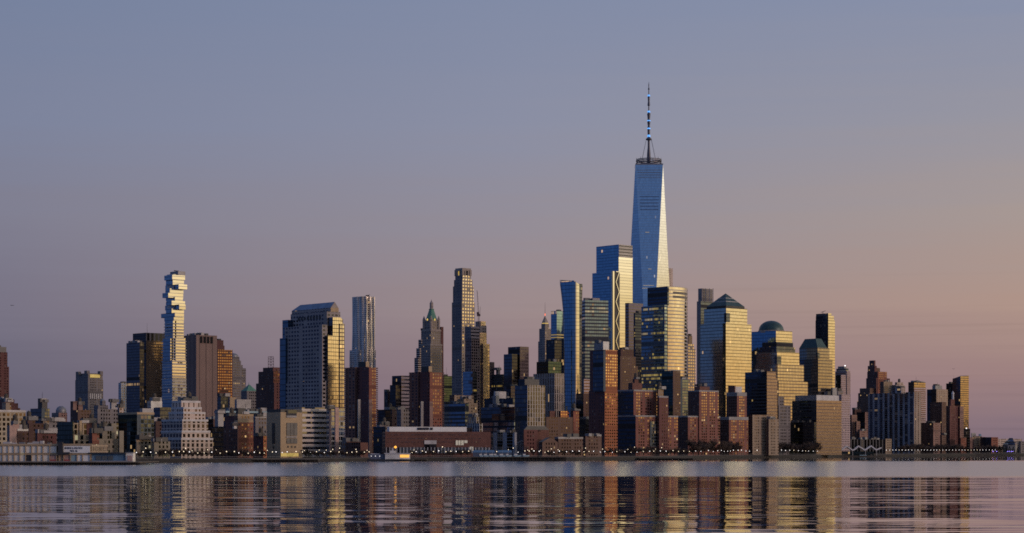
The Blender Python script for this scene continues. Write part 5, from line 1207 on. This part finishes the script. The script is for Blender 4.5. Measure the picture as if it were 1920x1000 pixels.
for i in range(5): m_.lathe((wx(1894 + i * .4, 3250), 3250), [(11.5 - i * 2.0, wz(834 - i * 2.5, 3250)), (11.5 - i * 2.0, wz(831.8 - i * 2.5, 3250)), (11.5 - i * 2.0 - .6, wz(831.5 - i * 2.5, 3250))], 'blue_band', 6)
m_.build('glass_tiers', r)
m_ = MB(); m_.lathe((wx(1894, 3252), 3252), [(11.6, GZ), (11.6, wz(833.5, 3250))], 'grey_metal', 6); m_.build('drum', r)
# ------------------------------------------------------------------ the pier on the left
PD = 1270.0
def pier():
    x0, x1 = wx(-60, PD), wx(169, PD)
    zdk = 2.0
    dk = thing('pier_deck', 'long timber pier deck on dark piles under the white pier shed', 'pier', (x0, PD, 0))
    m_ = MB(); m_.box(((x0 + wx(262, PD)) / 2, PD + 33, zdk - .7), (wx(262, PD) - x0, 74, .7), 'pier_timber'); m_.build('deck', dk)
    m_ = MB(); m_.tube((0, 0, -1), (0, 0, zdk - .65), .26, .24, 'pier_pile', 6); po = m_.build('pile'); pme = po.data; bpy.data.objects.remove(po)
    n = 74
    for i in range(n):
        x = x0 + (wx(262, PD) - x0) * (i + .5) / n
        o = bpy.data.objects.new('pile', pme); col.objects.link(o); o.parent = dk; o.location = (x - x0, -3, 0)
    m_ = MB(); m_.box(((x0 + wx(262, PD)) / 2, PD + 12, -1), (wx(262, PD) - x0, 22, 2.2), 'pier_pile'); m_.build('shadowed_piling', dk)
    m_ = MB(); m_.tube((x0, PD - 3.6, zdk + .2), (wx(250, PD), PD - 3.6, zdk + .2), .22, .22, 'concrete_cap', 4); m_.build('kerb_beam', dk)
    # shed
    sh = thing('pier_shed', 'long two storey pier shed with whitish doors, brown cornice and a big painted sign', 'pier shed', (x0, PD, zdk))
    Z = lambda y: wz(y, PD)
    m_ = MB(); m_.box(((x0 + x1) / 2, PD + 30, zdk), (x1 - x0, 52, Z(833) - zdk), 'tan_piers', bottom=False)
    m_.build('shed_body', sh)
    m_ = MB(); m_.box(((x0 + x1) / 2, PD + 3.6, Z(836)), (x1 - x0 + .6, 1.2, Z(832.3) - Z(836)), 'tan_concrete'); m_.build('cornice', sh)
    m_ = MB(); m_.box(((x0 + x1) / 2, PD + 3.5, Z(853)), (x1 - x0, 1.1, Z(850.3) - Z(853)), 'tan_concrete'); m_.build('belt_course', sh)
    edges = [-42, -32, -21, -10, 2.5, 13, 24, 34.5, 45.5, 57, 67.5, 78, 90.5, 104, 108.5, 117, 130, 142.5, 152.5, 167]
    m_ = MB()
    for px in edges: m_ = MB(); m_.box((wx(px, PD), PD + 3.4, zdk), (.45, 1.0, Z(836) - zdk), 'tan_concrete'); m_.build('pilaster', sh)
    rr = random.Random(5)
    for i, (a, b) in enumerate(zip(edges, edges[1:])):
        xa, xb = wx(a, PD) + .26, wx(b, PD) - .26
        if 104 <= a < 117: continue
        if a < 117:
            m_ = MB(); m_.box(((xa + xb) / 2, PD + 3.75, Z(849.5)), (xb - xa, .3, Z(837.2) - Z(849.5)), 'cream_paint'); pn = m_.build('upper_door', sh)
            if i not in (9, 11, 12):
                m_ = MB(); m_.box(((xa + xb) / 2, PD + 3.55, Z(845.6)), ((xb - xa) * .8, .2, Z(843.4) - Z(845.6)), 'dark_metal'); g_ = m_.build('window_strip', pn)
                g_.location = (0, 0, 0)
        lowm = 'cream_paint' if a < 90 else ('salmon_paint' if a < 130 else ('pale_blue_paint' if a < 142 else 'sign_white'))
        if i in (8,): lowm = 'dark_metal'
        m_ = MB(); m_.box(((xa + xb) / 2, PD + 3.75, zdk + .1), (xb - xa, .3, Z(853.6) - zdk - .1), lowm); m_.build('lower_door', sh)
        if 90 <= a < 130:
            m_ = MB(); m_.box(((xa + xb) / 2, PD + 3.3, zdk + .1), (xb - xa, .5, 1.2), 'red_paint'); m_.build('red_fender', sh)
    m_ = MB(); m_.box((wx(112.5, PD), PD + 2.0, zdk + 4.5), (wx(116.5, PD) - wx(108.5, PD), 3, Z(829) - zdk - 4.5), 'dark_metal'); m_.build('stair_shaft', sh)
    m_ = MB(); m_.box((wx(118, PD), PD + 1.8, Z(852)), (wx(128, PD) - wx(106, PD), 3.4, 1.3), 'dark_metal'); m_.build('canopy', sh)
    # painted sign
    sg = MB(); sg.box(((wx(117.3, PD) + wx(167, PD)) / 2, PD + 2.75, Z(849.6)), (wx(167, PD) - wx(117.3, PD), .25, Z(836.6) - Z(849.6)), 'sign_white'); sgo = sg.build('sign_board', sh)
    def text(body, px, py, h, wpx):
        cu = bpy.data.curves.new('lettering', 'FONT'); cu.body = body; cu.size = 1.0; cu.align_x = 'CENTER'; cu.extrude = .03; cu.offset = .022
        ob = bpy.data.objects.new('lettering', cu); col.objects.link(ob); cu.materials.append(MATS['sign_ink'])
        bpy.context.view_layer.update()
        me = bpy.data.meshes.new_from_object(ob); bpy.data.objects.remove(ob); me.uv_layers.new(name='uv')
        ob = bpy.data.objects.new('lettering', me); col.objects.link(ob)
        vx = [v.co.x for v in me.vertices]; vy = [v.co.y for v in me.vertices]; dx, dy = max(vx) - min(vx), max(vy) - min(vy)
        ob.parent = sgo
        lo = sh.matrix_basis.translation
        ob.rotation_euler = (radians(90), 0, 0)
        ob.scale = ((wpx / F * PD) / dx, h / dy, 1)
        ob.location = (wx(px, PD) - lo[0], PD + 2.55 - lo[1], Z(py) - lo[2])
    text('MARINE & AVIATION', 136, 842.4, 1.45, 33.5)
    text('PIER 40', 136.5, 848.0, 1.4, 14)
    # small rooftop junk on the shed
    for px, w_, h_, mt_ in ((2, 7, 1.6, 'pale_metal'), (16, 4, 1, 'pale_metal'), (30, 5, 1.3, 'grey_metal'), (46, 5, 1.0, 'white_paint'), (57, 6, 1.8, 'pale_metal'), (68, 3, 2.2, 'pale_metal'), (82, 3, 1, 'grey_metal')):
        m_ = MB(); m_.box((wx(px, PD), PD + 16, Z(833) - .1), (w_ / 1.5, 4, h_), mt_); m_.build('roof_unit', sh)
    # blue shed
    b = thing('blue_shed', 'low blue boathouse with big grey windows and a black flat roof at the pier end', 'shed', (wx(165, PD), PD, zdk))
    m_ = MB(); m_.box(((wx(168, PD) + wx(232.5, PD)) / 2, PD + 12, zdk), (wx(232.5, PD) - wx(168, PD), 14, Z(851.5) - zdk), 'blue_shed'); m_.build('shed_body', b)
    m_ = MB(); m_.box(((wx(164, PD) + wx(234, PD)) / 2, PD + 11.5, Z(851.5)), (wx(234, PD) - wx(164, PD), 18, Z(848.6) - Z(851.5)), 'dark_metal'); m_.build('roof', b)
    for a, c in ((176.5, 186.5), (188, 198), (199.5, 209)):
        m_ = MB(); m_.box(((wx(a, PD) + wx(c, PD)) / 2, PD + 4.8, Z(863)), (wx(c, PD) - wx(a, PD), .3, Z(855) - Z(863)), 'apartment_glass'); m_.build('window', b)
    m_ = MB(); m_.box(((wx(174, PD) + wx(233, PD)) / 2, PD + 2, zdk), (wx(233, PD) - wx(174, PD), 3, .45), 'pale_metal'); m_.build('step', b)
    b = thing('white_shed', 'small white shed with a shutter door at the far end of the pier', 'shed', (wx(240, PD), PD, zdk))
    m_ = MB(); m_.box((wx(240.5, PD), PD + 8, zdk), (wx(247.5, PD) - wx(233.8, PD), 8, Z(849.5) - zdk), 'white_paint'); m_.build('shed_body', b)
    m_ = MB(); m_.box((wx(240.5, PD), PD + 8, Z(849.5)), (wx(248.3, PD) - wx(233, PD), 9, .45), 'grey_metal'); m_.build('roof', b)
    m_ = MB(); m_.box((wx(241, PD), PD + 3.8, zdk + .2), (wx(245.5, PD) - wx(236.5, PD), .4, 3.6), 'salmon_paint'); m_.build('shutter', b)
pier()

# timber wharf in front of the ventilation building
def wharf(name, label, pa, pb, D, h=2.4, dep=18):
    r = thing(name, label, 'wharf', (wx(pa, D), D, 0))
    m_ = MB(); m_.box(((wx(pa, D) + wx(pb, D)) / 2, D + dep / 2, h - .6), (wx(pb, D) - wx(pa, D), dep, .6), 'pier_timber'); m_.build('deck', r)
    m_ = MB()
    n = int((wx(pb, D) - wx(pa, D)) / 3.2)
    m_.tube((0, 0, -1), (0, 0, h - .6), .27, .25, 'pier_pile', 5); po = m_.build('pile'); pme = po.data; bpy.data.objects.remove(po)
    for i in range(n):
        o = bpy.data.objects.new('pile', pme); col.objects.link(o); o.parent = r; o.location = ((i + .5) * 3.2, .4, 0)
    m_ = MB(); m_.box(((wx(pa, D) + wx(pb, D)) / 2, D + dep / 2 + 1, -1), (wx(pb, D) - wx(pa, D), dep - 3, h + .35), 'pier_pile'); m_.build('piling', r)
    return r
wharf('timber_wharf', 'dark timber wharf projecting in front of the tan ventilation building', 472, 596, 1500)
wharf('timber_wharf', 'long low dark wharf under the moored white ferry and the brick garage', 640, 800, 1640, 2.0)
wharf('timber_wharf', 'dark wharf with marina lights right of the brick garage', 884, 1062, 1650, 3.6, 26)
wharf('timber_wharf', 'low pale edged landing stage in front of the many windowed red block', 1198, 1300, 1900, 1.6)

# ------------------------------------------------------------------ the long brick garage
D = 1700
r = bld('brick_garage', 'very long low red brick pier garage with white roof screen and glazed ground floor', D, [('brick_body', 716, 722.5, 920, 809.5, 'dark_brick', 'brick_plain')], th=14)
q, lr, ll = quad(716, 722.5, 920, D - .6, 14); A, B2 = q[0], q[1]
def gz(f, y): return wz(y, A[1] + (B2[1] - A[1]) * f)
def gpanel(part, mat, rects, off=0.0):
    for f0, f1, yt, yb in rects:
        a, b_ = pt(f0), pt(f1); mb = MB()
        mb.face([(a[0], a[1] - off, gz(f0, yb)), (b_[0], b_[1] - off, gz(f1, yb)), (b_[0], b_[1] - off, gz(f1, yt)), (a[0], a[1] - off, gz(f0, yt))], [(0, 0), (40 * (f1 - f0), 0), (40 * (f1 - f0), 4), (0, 4)], mat)
        mb.build(part, r)
gf = lambda px: (px - 722.5) / (920 - 722.5)
m_ = MB(); tier(m_, 726, 730, 875, 800.5, D + 12, 'sign_white', 'sign_white', 812, 14); m_.build('roof_screen', r)
q2 = q; q, lr, ll = quad(726, 730, 875, D + 11.5, 14); A, B2 = q[0], q[1]
gpanel('louvre', 'dark_glass', [(.36, .51, 802, 806.5), (.525, .56, 802, 806.5)])
m_ = MB(); tier(m_, 874, 876, 886, 802, D + 60, 'black_glass', None, 812, 14); m_.build('roof_box', r)
q = q2; A, B2 = q[0], q[1]
gpanel('window_strip', 'band_office', [(gf(727 + i * 6.3), gf(727 + i * 6.3 + rr_), y, y + .9) for y in (815, 822, 828.5) for i, rr_ in [(j, random.Random(j * 7 + int(y)).choice([2.4, 3.4, 4.6, 1.6])) for j in range(28)]][:90])
gpanel('bay_window', 'pale_glow', [(gf(854), gf(858), 826, 835), (gf(859), gf(863), 826, 835), (gf(864), gf(869), 826, 835), (gf(870), gf(876), 826, 831), (gf(880), gf(887), 838, 846)], .05)
gpanel('entrance_panel', 'pale_metal', [(gf(795), gf(818), 826, 833)], .08)
gpanel('entrance_recess', 'black_glass', [(gf(796), gf(818), 833, 848)], .06)
gpanel('ground_glazing', 'apartment_glass', [(gf(748), gf(795), 839, 850), (gf(819), gf(919), 839, 850)], .04)
gpanel('ground_opening', 'black_glass', [(gf(724), gf(747.5), 839, 850)], .04)
m_ = MB()
for i in range(31):
    f = .01 + i * .0325; a = pt(f); m_ = MB(); m_.box((a[0], a[1] - .5, gz(f, 850)), (.7, .7, gz(f, 839) - gz(f, 850)), 'pale_metal'); m_.build('column', r)

# ------------------------------------------------------------------ boats and marina
def ferry():
    D = 1615
    r = thing('moored_ferry', 'moored white ferry with a lit orange deckhouse in front of the brick garage', 'ferry', (wx(745, D), D, 0))
    Z = lambda y: wz(y, D)
    xs = [wx(p, D) for p in (722, 768)]
    m_ = MB(); L0, L1 = wx(718, D), wx(776, D)
    sec = [(-1, .0), (-.82, .72), (-.4, 1), (.4, 1), (.85, .8), (1, .45)]
    rings = []
    for z_, kx, ky in ((-.4, .94, .8), (1.4, 1, 1), (1.8, 1.01, 1.02)):
        pts = [((L0 + L1) / 2 + a * (L1 - L0) / 2 * kx, D + 4 - b * 4 * ky, z_) for a, b in sec] + [((L0 + L1) / 2 + a * (L1 - L0) / 2 * kx, D + 4 + b * 4 * ky, z_) for a, b in reversed(sec)]
        rings.append(pts)
    m_.loft(rings, 'dark_metal', 'pale_metal'); m_.build('hull', r)
    m_ = MB(); m_.box(((xs[0] + xs[1]) / 2, D + 4, 1.8), (xs[1] - xs[0], 6, Z(851.5) - 1.8), 'white_paint'); m_.build('deckhouse', r)
    m_ = MB(); m_.box(((xs[0] + xs[1]) / 2, D + 4, Z(851.5)), (xs[1] - xs[0] + 1.5, 7, .7), 'pale_metal'); m_.build('upper_deck', r)
    m_ = MB(); m_.box((wx(758.5, D), D + .8, Z(858)), (wx(767, D) - wx(750, D), .3, Z(853) - Z(858)), 'orange_lamp_dim'); m_.build('lit_window', r)
    m_ = MB(); m_.box((wx(736, D), D + 4, Z(850)), (4.5, 4, 2.0), 'white_paint'); m_.box((wx(735.5, D), D + 4, Z(850)), (1.4, 1.4, 4.4), 'pale_metal'); m_.build('wheelhouse', r)
    m_ = MB(); m_.tube((wx(741, D), D + 3, Z(850)), (wx(741, D), D + 3, Z(841)), .2, .15, 'grey_metal', 5); m_.build('mast', r)
    m_ = MB(); m_.lathe((wx(741, D), D + 2.6), [(.2, Z(841)), (1.05, Z(839.6)), (1.05, Z(837.6)), (.2, Z(836.2))], 'orange_lamp', 12); m_.build('beacon', r)
    b = thing('boathouse_barge', 'blue grey floating boathouse barge with a curved pale roof left of the white ferry', 'barge', (wx(705, D), D, 0))
    m_ = MB(); m_.box((wx(712, D), D + 6, -.4), (wx(737, D) - wx(687, D), 12, 2.2), 'dark_metal'); m_.build('pontoon', b)
    m_ = MB(); m_.box((wx(713, D), D + 7, 1.8), (wx(736, D) - wx(690, D), 8, Z(852) - 1.8), 'boat_blue'); m_.build('boathouse', b)
    m_ = MB(); xa, xb = wx(693, D), wx(712, D)
    rings = [[(xa, D + 2.8, Z(852)), (xb, D + 2.8, Z(852)), (xb, D + 11, Z(852)), (xa, D + 11, Z(852))], [(xa + 1, D + 4, Z(850.6)), (xb - 1.5, D + 4, Z(851)), (xb - 1.5, D + 10, Z(851)), (xa + 1, D + 10, Z(850.6))]]
    m_.loft(rings, 'pale_metal', 'pale_metal'); m_.build('roof', b)
    for px in (695.5, 703.5, 711.5, 728, 733):
        m_ = MB(); m_.lathe((wx(px, D), D + 2.6), [(.1, Z(856)), (.33, Z(855.5)), (.1, Z(855))], 'lamp_glass_cool', 8); m_.build('wall_lamp', b)
pm('orange_lamp_dim', (.5, .3, .1), .5, emit=(1.0, .48, .08), estr=1.1)
ferry()
# sheds of the marina: small blue tents and boats ashore
def marina_boat(px, D, s, label):
    r = thing('dinghy', label, 'boat', (wx(px, D), D, 3.6), 'boats laid up on the marina wharf')
    m_ = MB(); x = wx(px, D); rings = []
    for z_, k in ((3.6, .55), (4.7, 1.0)):
        rings.append([(x - 3.2 * s * k, D + 5, z_), (x - 1.8 * s * k, D + 4, z_), (x + 1.8 * s * k, D + 4, z_), (x + 3.8 * s, D + 5, z_ + .3), (x + 1.8 * s * k, D + 6, z_), (x - 1.8 * s * k, D + 6, z_)])
    m_.loft(rings, 'pale_blue_paint', 'boat_blue'); m_.build('hull', r)
    m_ = MB(); m_.box((x - .4, D + 5, 4.7), (2.2 * s, 1.5, 1.2), 'white_paint'); m_.build('cabin', r)
    m_ = MB(); m_.tube((x + .3, D + 5, 4.7), (x + .3, D + 5, 11.5 + s), .1, .06, 'pale_metal', 4); m_.build('mast', r)
for i, px in enumerate((902, 911, 922, 929, 941, 952, 968, 984)):
    marina_boat(px, 1662, (.9, 1.1, 1.4, 1.0, 1.3, .9, 1.2, 1.0)[i], 'small pale blue cabin boat laid up on the dark marina wharf')
for px, D, lab in ((907, 1690, 'larger blue canvas shed at the left end of the marina'), (946, 1690, 'smaller blue canvas shed in the middle of the marina')):
    r = thing('canvas_shed', lab, 'shed', (wx(px, D), D, GZ)); m_ = MB(); k = 9 if px == 907 else 6
    x = wx(px, D); m_.prism([(x - k, D), (x + k, D), (x + k, D + 6), (x - k, D + 6)], GZ, 7.0, 'boat_blue'); m_.build('shed_wall', r)
    m_ = MB(); m_.loft([[(x - k - .4, D - .4, 7), (x + k + .4, D - .4, 7), (x + k + .4, D + 6.4, 7), (x - k - .4, D + 6.4, 7)], [(x - k + .5, D + 2.9, 9), (x + k - .5, D + 2.9, 9), (x + k - .5, D + 3.1, 9), (x - k + .5, D + 3.1, 9)]], 'blue_shed', 'blue_shed'); m_.build('roof', r)
# half arch of the steel footbridge
D = 1835
r = thing('arched_footbridge', 'pale steel arched footbridge cut off by the square brick building', 'bridge', (wx(975, D), D, GZ))
m_ = MB(); ax, bx_ = wx(955, D), wx(1004, D); prevp = None
for s in (0, 6):
    prevp = None
    for i in range(17):
        t = i / 16; p = (ax + (bx_ - ax) * t, D + s, 5.6 + 4 * t * (1 - t) * 11.5)
        if prevp: m_.tube(prevp, p, .45, .45, 'grey_metal', 5)
        if 0 < i < 16: m_.tube(p, (p[0], p[1], 5.6), .12, .12, 'pale_metal', 4)
        prevp = p
m_.build('arch', r)
m_ = MB(); m_.box(((ax + bx_) / 2, D + 3, 5.0), (bx_ - ax, 6, .7), 'pale_metal'); m_.build('deck', r)
m_ = MB()
for x_ in (ax, bx_): m_.box((x_, D + 3, GZ - .1), (1.6, 5, 2.6), 'stone_wall')
m_.build('abutment', r)

# ------------------------------------------------------------------ white tent roofs of the ferry landing
D = 2600
fr = thing('ferry_landing', 'row of white peaked tent roofs over the dark ferry landing on the right', 'ferry terminal', (wx(1612, D), D, 0))
Z = lambda y: wz(y, D)
prof = [(1569, 840.5), (1576, 843.6), (1580, 841), (1587, 835.6), (1598, 843.2), (1604, 840.5), (1609, 835.4), (1621, 843.0), (1628, 838.5), (1632.5, 835.2), (1642, 842.6), (1652, 838.6)]
bays = [(prof[0:4], 'tent_canopy'), (prof[3:7], 'tent_canopy'), (prof[6:10], 'tent_canopy'), (prof[9:12], 'tent_canopy')]
for seg, nm in bays:
    m_ = MB(); fro = [(wx(px, D), D - 4, Z(y)) for px, y in seg]; bac = [(wx(px, D) + 1, D + 18, Z(y) - 1.2) for px, y in seg]
    for i in range(len(seg) - 1):
        m_.face([fro[i], fro[i + 1], bac[i + 1], bac[i]], [(0, 0)] * 4, 'tent_fabric')
        dz = 1.7
        m_.face([(fro[i][0], fro[i][1] - .1, fro[i][2] - dz), (fro[i + 1][0], fro[i + 1][1] - .1, fro[i + 1][2] - dz), (fro[i + 1][0], fro[i + 1][1] - .1, fro[i + 1][2]), (fro[i][0], fro[i][1] - .1, fro[i][2])], [(0, 0)] * 4, 'tent_fabric')
    m_.build(nm, fr)
m_ = MB(); m_.box((wx(1610, D), D + 8, -.5), (wx(1652, D) - wx(1568, D), 24, 2.0), 'pier_timber'); m_.build('pontoon', fr)
m_ = MB(); m_.box((wx(1608, D), D + 13, 1.5), (wx(1640, D) - wx(1574, D), 6, 5.2), 'green_glass'); m_.build('waiting_hall', fr)
m_ = MB()
for px in (1576, 1598, 1622, 1643): m_ = MB(); m_.tube((wx(px, D), D - 3, 1.5), (wx(px, D), D - 3, Z(843.2)), .28, .28, 'pale_metal', 6); m_.build('column', fr)
m_ = MB(); m_.box((wx(1617, D), D - 5, 1.5), (9, 1.2, .8), 'pale_blue_paint'); m_.build('gangway', fr)

# ------------------------------------------------------------------ promenade lamps
def lamp_meshes(h, rad, headmat):
    a = MB(); a.tube((0, 0, 0), (0, 0, h), .09, .06, 'dark_metal', 5); a.tube((0, 0, 0), (0, 0, .5), .2, .14, 'dark_metal', 6)
    p = a.build('pole'); b = MB(); b.lathe((0, 0), [(.12, h), (rad, h + rad * .7), (rad, h + rad * 1.4), (.1, h + rad * 2)], headmat, 8); q_ = b.build('lamp_head')
    pm_, qm_ = p.data, q_.data
    bpy.data.objects.remove(p); bpy.data.objects.remove(q_)
    return pm_, qm_
LM = {'warm': lamp_meshes(5.2, .34, 'lamp_glass'), 'cool': lamp_meshes(5.2, .36, 'lamp_glass_cool'), 'tall': lamp_meshes(9.5, .40, 'lamp_glass'), 'purple': lamp_meshes(3.2, .40, 'purple_lamp')}
LL = {'warm': 'slim promenade lamp with a warm white globe on the far bank', 'cool': 'slim promenade lamp with a cool white globe on the far bank', 'tall': 'taller street lamp with a yellowish head behind the promenade', 'purple': 'short violet lamp among the dark trees at the far right shore'}
def lamp(px, dd, kind, s=1.0):
    D = shore(px) + dd
    e = thing('street_lamp', LL[kind], 'street lamp', (wx(px, D), D, GZ + (.0)), {'warm': 'warm promenade lamps along the far bank', 'cool': 'cool white promenade lamps along the far bank', 'tall': 'taller street lamps behind the promenade', 'purple': 'violet lamps at the far right shore'}[kind])
    for me, nm in zip(LM[kind], ('pole', 'lamp_head')):
        o = bpy.data.objects.new(nm, me); col.objects.link(o); o.parent = e
    e.scale = (s, s, s)
rr = random.Random(11)
px = 256.0
while px < 700:
    lamp(px + rr.uniform(-2, 2), rr.uniform(5, 12), 'warm' if rr.random() < .7 else 'cool', rr.uniform(.75, 1.0))
    if rr.random() < .45: lamp(px + rr.uniform(2, 7), rr.uniform(26, 40), 'tall', rr.uniform(.6, .85))
    px += rr.uniform(9, 17)
px = 772.0
while px < 1320:
    lamp(px + rr.uniform(-2, 2), rr.uniform(5, 16), 'warm' if rr.random() < .5 else 'cool', rr.uniform(.75, 1.05))
    if rr.random() < .55: lamp(px + rr.uniform(2, 7), rr.uniform(26, 44), 'tall', rr.uniform(.6, .95))
    px += rr.uniform(7, 14)
while px < 1556:
    lamp(px, rr.uniform(6, 12), 'cool' if rr.random() < .8 else 'warm', rr.uniform(.8, 1.1)); px += rr.uniform(5, 9)
px = 1662.0
while px < 1872:
    lamp(px, 8, 'cool' if rr.random() < .85 else 'warm', 1.05); px += rr.uniform(5.2, 6.4)
for px in (1862, 1869, 1889, 1892, 1896, 1899): lamp(px, 4, 'purple', 1.0)

# ------------------------------------------------------------------ bare winter trees along the bank
def tree_meshes(seed, h, w, ever=False):
    rr = random.Random(seed)
    t = MB(); c = MB(); m_ = 'evergreen' if ever else 'bare_twigs'
    t.tube((0, 0, 0), (0, 0, h * .34), h * .024, h * .017, 'bark', 6)
    tips = []
    nl = 7
    for i in range(nl):
        a = 2 * pi * i / nl + rr.uniform(-.3, .3); L_ = h * rr.uniform(.30, .5); up_ = rr.uniform(.75, 1.4)
        p0 = Vector((0, 0, h * rr.uniform(.24, .36))); d = Vector((cos(a), sin(a), up_)).normalized()
        p1 = p0 + d * L_; t.tube(p0, p1, h * .012, h * .005, 'bark', 4); tips.append((p0, p1))
        for k in range(4):
            b0 = p0.lerp(p1, rr.uniform(.4, .95)); a2 = a + rr.uniform(-1, 1); d2 = Vector((cos(a2), sin(a2), rr.uniform(.5, 1.5))).normalized(); b1 = b0 + d2 * h * rr.uniform(.14, .26)
            t.tube(b0, b1, h * .005, h * .002, 'bark', 3); tips.append((b0, b1))
    n = 1500 if not ever else 800
    for i in range(n):
        if ever:
            z = rr.random() ** 1.4; R_ = w * (1 - z) * .5 * rr.uniform(.4, 1.0); a = rr.uniform(0, 2 * pi); p = Vector((R_ * cos(a), R_ * sin(a), h * (.08 + .92 * z))); d = Vector((cos(a), sin(a), rr.uniform(-.7, .1))).normalized(); L_ = h * .07; wd = h * .02
        else:
            p0, p1 = rr.choice(tips); p = p0.lerp(p1, rr.uniform(.2, 1.12)); d = Vector((rr.gauss(0, 1), rr.gauss(0, 1), rr.gauss(.5, .8))).normalized(); L_ = h * rr.uniform(.06, .15); wd = h * .006
            p = p + Vector((rr.gauss(0, w * .05), rr.gauss(0, w * .05), rr.gauss(0, h * .03)))
        s_ = d.orthogonal().normalized() * wd; q_ = p + d * L_
        c.face([p - s_, p + s_, q_ + s_ * .3], [(0, 0), (1, 0), (.5, 1)], m_)
        if not ever:
            d2 = (d + Vector((rr.gauss(0, .7), rr.gauss(0, .7), rr.gauss(0, .5)))).normalized(); c.face([p + d * L_ * .4 - s_, p + d * L_ * .4 + s_, p + d * L_ * .4 + d2 * L_ * .7], [(0, 0), (1, 0), (.5, 1)], m_)
    a_ = t.build('trunk'); b_ = c.build('crown'); r_ = (a_.data, b_.data)
    bpy.data.objects.remove(a_); bpy.data.objects.remove(b_)
    return r_
TM = [tree_meshes(40 + i, 11, 8) for i in range(5)]
EV = [tree_meshes(90, 10, 5, True), tree_meshes(91, 8, 5.5, True)]
def tree(px, dd, k, s, ever=False):
    D = shore(px) + dd
    side = 'in front of the apartment blocks left of centre' if px < 700 else ('along the middle of the far bank' if px < 1300 else ('before the office blocks right of centre' if px < 1600 else 'at the foot of the right cluster'))
    nm = 'evergreen_tree' if ever else 'bare_tree'
    e = thing(nm, ('dark evergreen tree ' if ever else 'bare winter tree with fine brown twigs ') + side, 'tree', (wx(px, D), D, GZ - .1), ('evergreens ' if ever else 'bare winter trees ') + side)
    for me, n_ in zip((EV if ever else TM)[k], ('trunk', 'crown')):
        o = bpy.data.objects.new(n_, me); col.objects.link(o); o.parent = e
    e.scale = (s, s, s * rr.uniform(.9, 1.1)); e.rotation_euler = (0, 0, rr.uniform(0, 6.28))
for a, b, step, smin, smax in ((262, 500, 8.5, .55, .85), (572, 690, 10, .5, .8), (775, 900, 10, .6, .85), (1000, 1130, 12, .55, .85), (1140, 1300, 8, .7, 1.1), (1300, 1480, 6.0, 1.0, 1.9), (1480, 1570, 7.0, 1.1, 1.8), (1690, 1875, 5.5, .9, 1.7)):
    px = a
    while px < b:
        tree(px, rr.uniform(14, 60), rr.randrange(5), rr.uniform(smin, smax)); px += rr.uniform(.6, 1.4) * step
for px, s, k in ((576, .8, 0), (582, .7, 1), (1484, 1.2, 0), (1522, 1.1, 1), (596, .55, 1), (1868, 1.3, 1), (1874, 1.5, 1), (1880, 1.6, 1), (1886, 1.5, 1), (1893, 1.4, 1), (1900, 1.3, 1), (1908, 1.0, 0)):
    tree(px, rr.uniform(10, 24), k, s, True)

# ------------------------------------------------------------------ aircraft, tiny against the sky
def aircraft(px, py, D, s, label):
    x, z = wx(px, D), wz(py, D)
    r = thing('aeroplane', label, 'aeroplane', (x, D, z))
    m_ = MB(); m_.tube((x - 6 * s, D, z), (x + 5 * s, D, z + .4 * s), .8 * s, .7 * s, 'dark_metal', 8); m_.tube((x + 5 * s, D, z + .4 * s), (x + 7 * s, D, z + .5 * s), .7 * s, .15 * s, 'dark_metal', 8); m_.build('fuselage', r)
    for sg in (-1, 1):
        m_ = MB(); m_.face([(x + 1 * s, D, z), (x - 1.4 * s, D, z), (x - 3 * s, D + sg * 7 * s, z + .7 * s), (x - 2 * s, D + sg * 7 * s, z + .7 * s)], [(0, 0)] * 4, 'dark_metal'); m_.face([(x + 1 * s, D, z - .2 * s), (x - 2 * s, D + sg * 7 * s, z + .6 * s), (x - 3 * s, D + sg * 7 * s, z + .6 * s), (x - 1.4 * s, D, z - .2 * s)], [(0, 0)] * 4, 'dark_metal'); m_.build('wing', r)
    m_ = MB(); m_.prism([(x - 6 * s, D - .1 * s), (x - 4.4 * s, D - .1 * s), (x - 4.4 * s, D + .1 * s), (x - 6 * s, D + .1 * s)], z, z + 2.2 * s, 'dark_metal', 'dark_metal', bottom=True); m_.build('tail_fin', r)
aircraft(23, 573, 5200, .7, 'tiny dark aeroplane low in the empty sky at the left edge')
aircraft(1788, 692, 5200, .45, 'tiny dark aeroplane above the golden blade tower on the right')
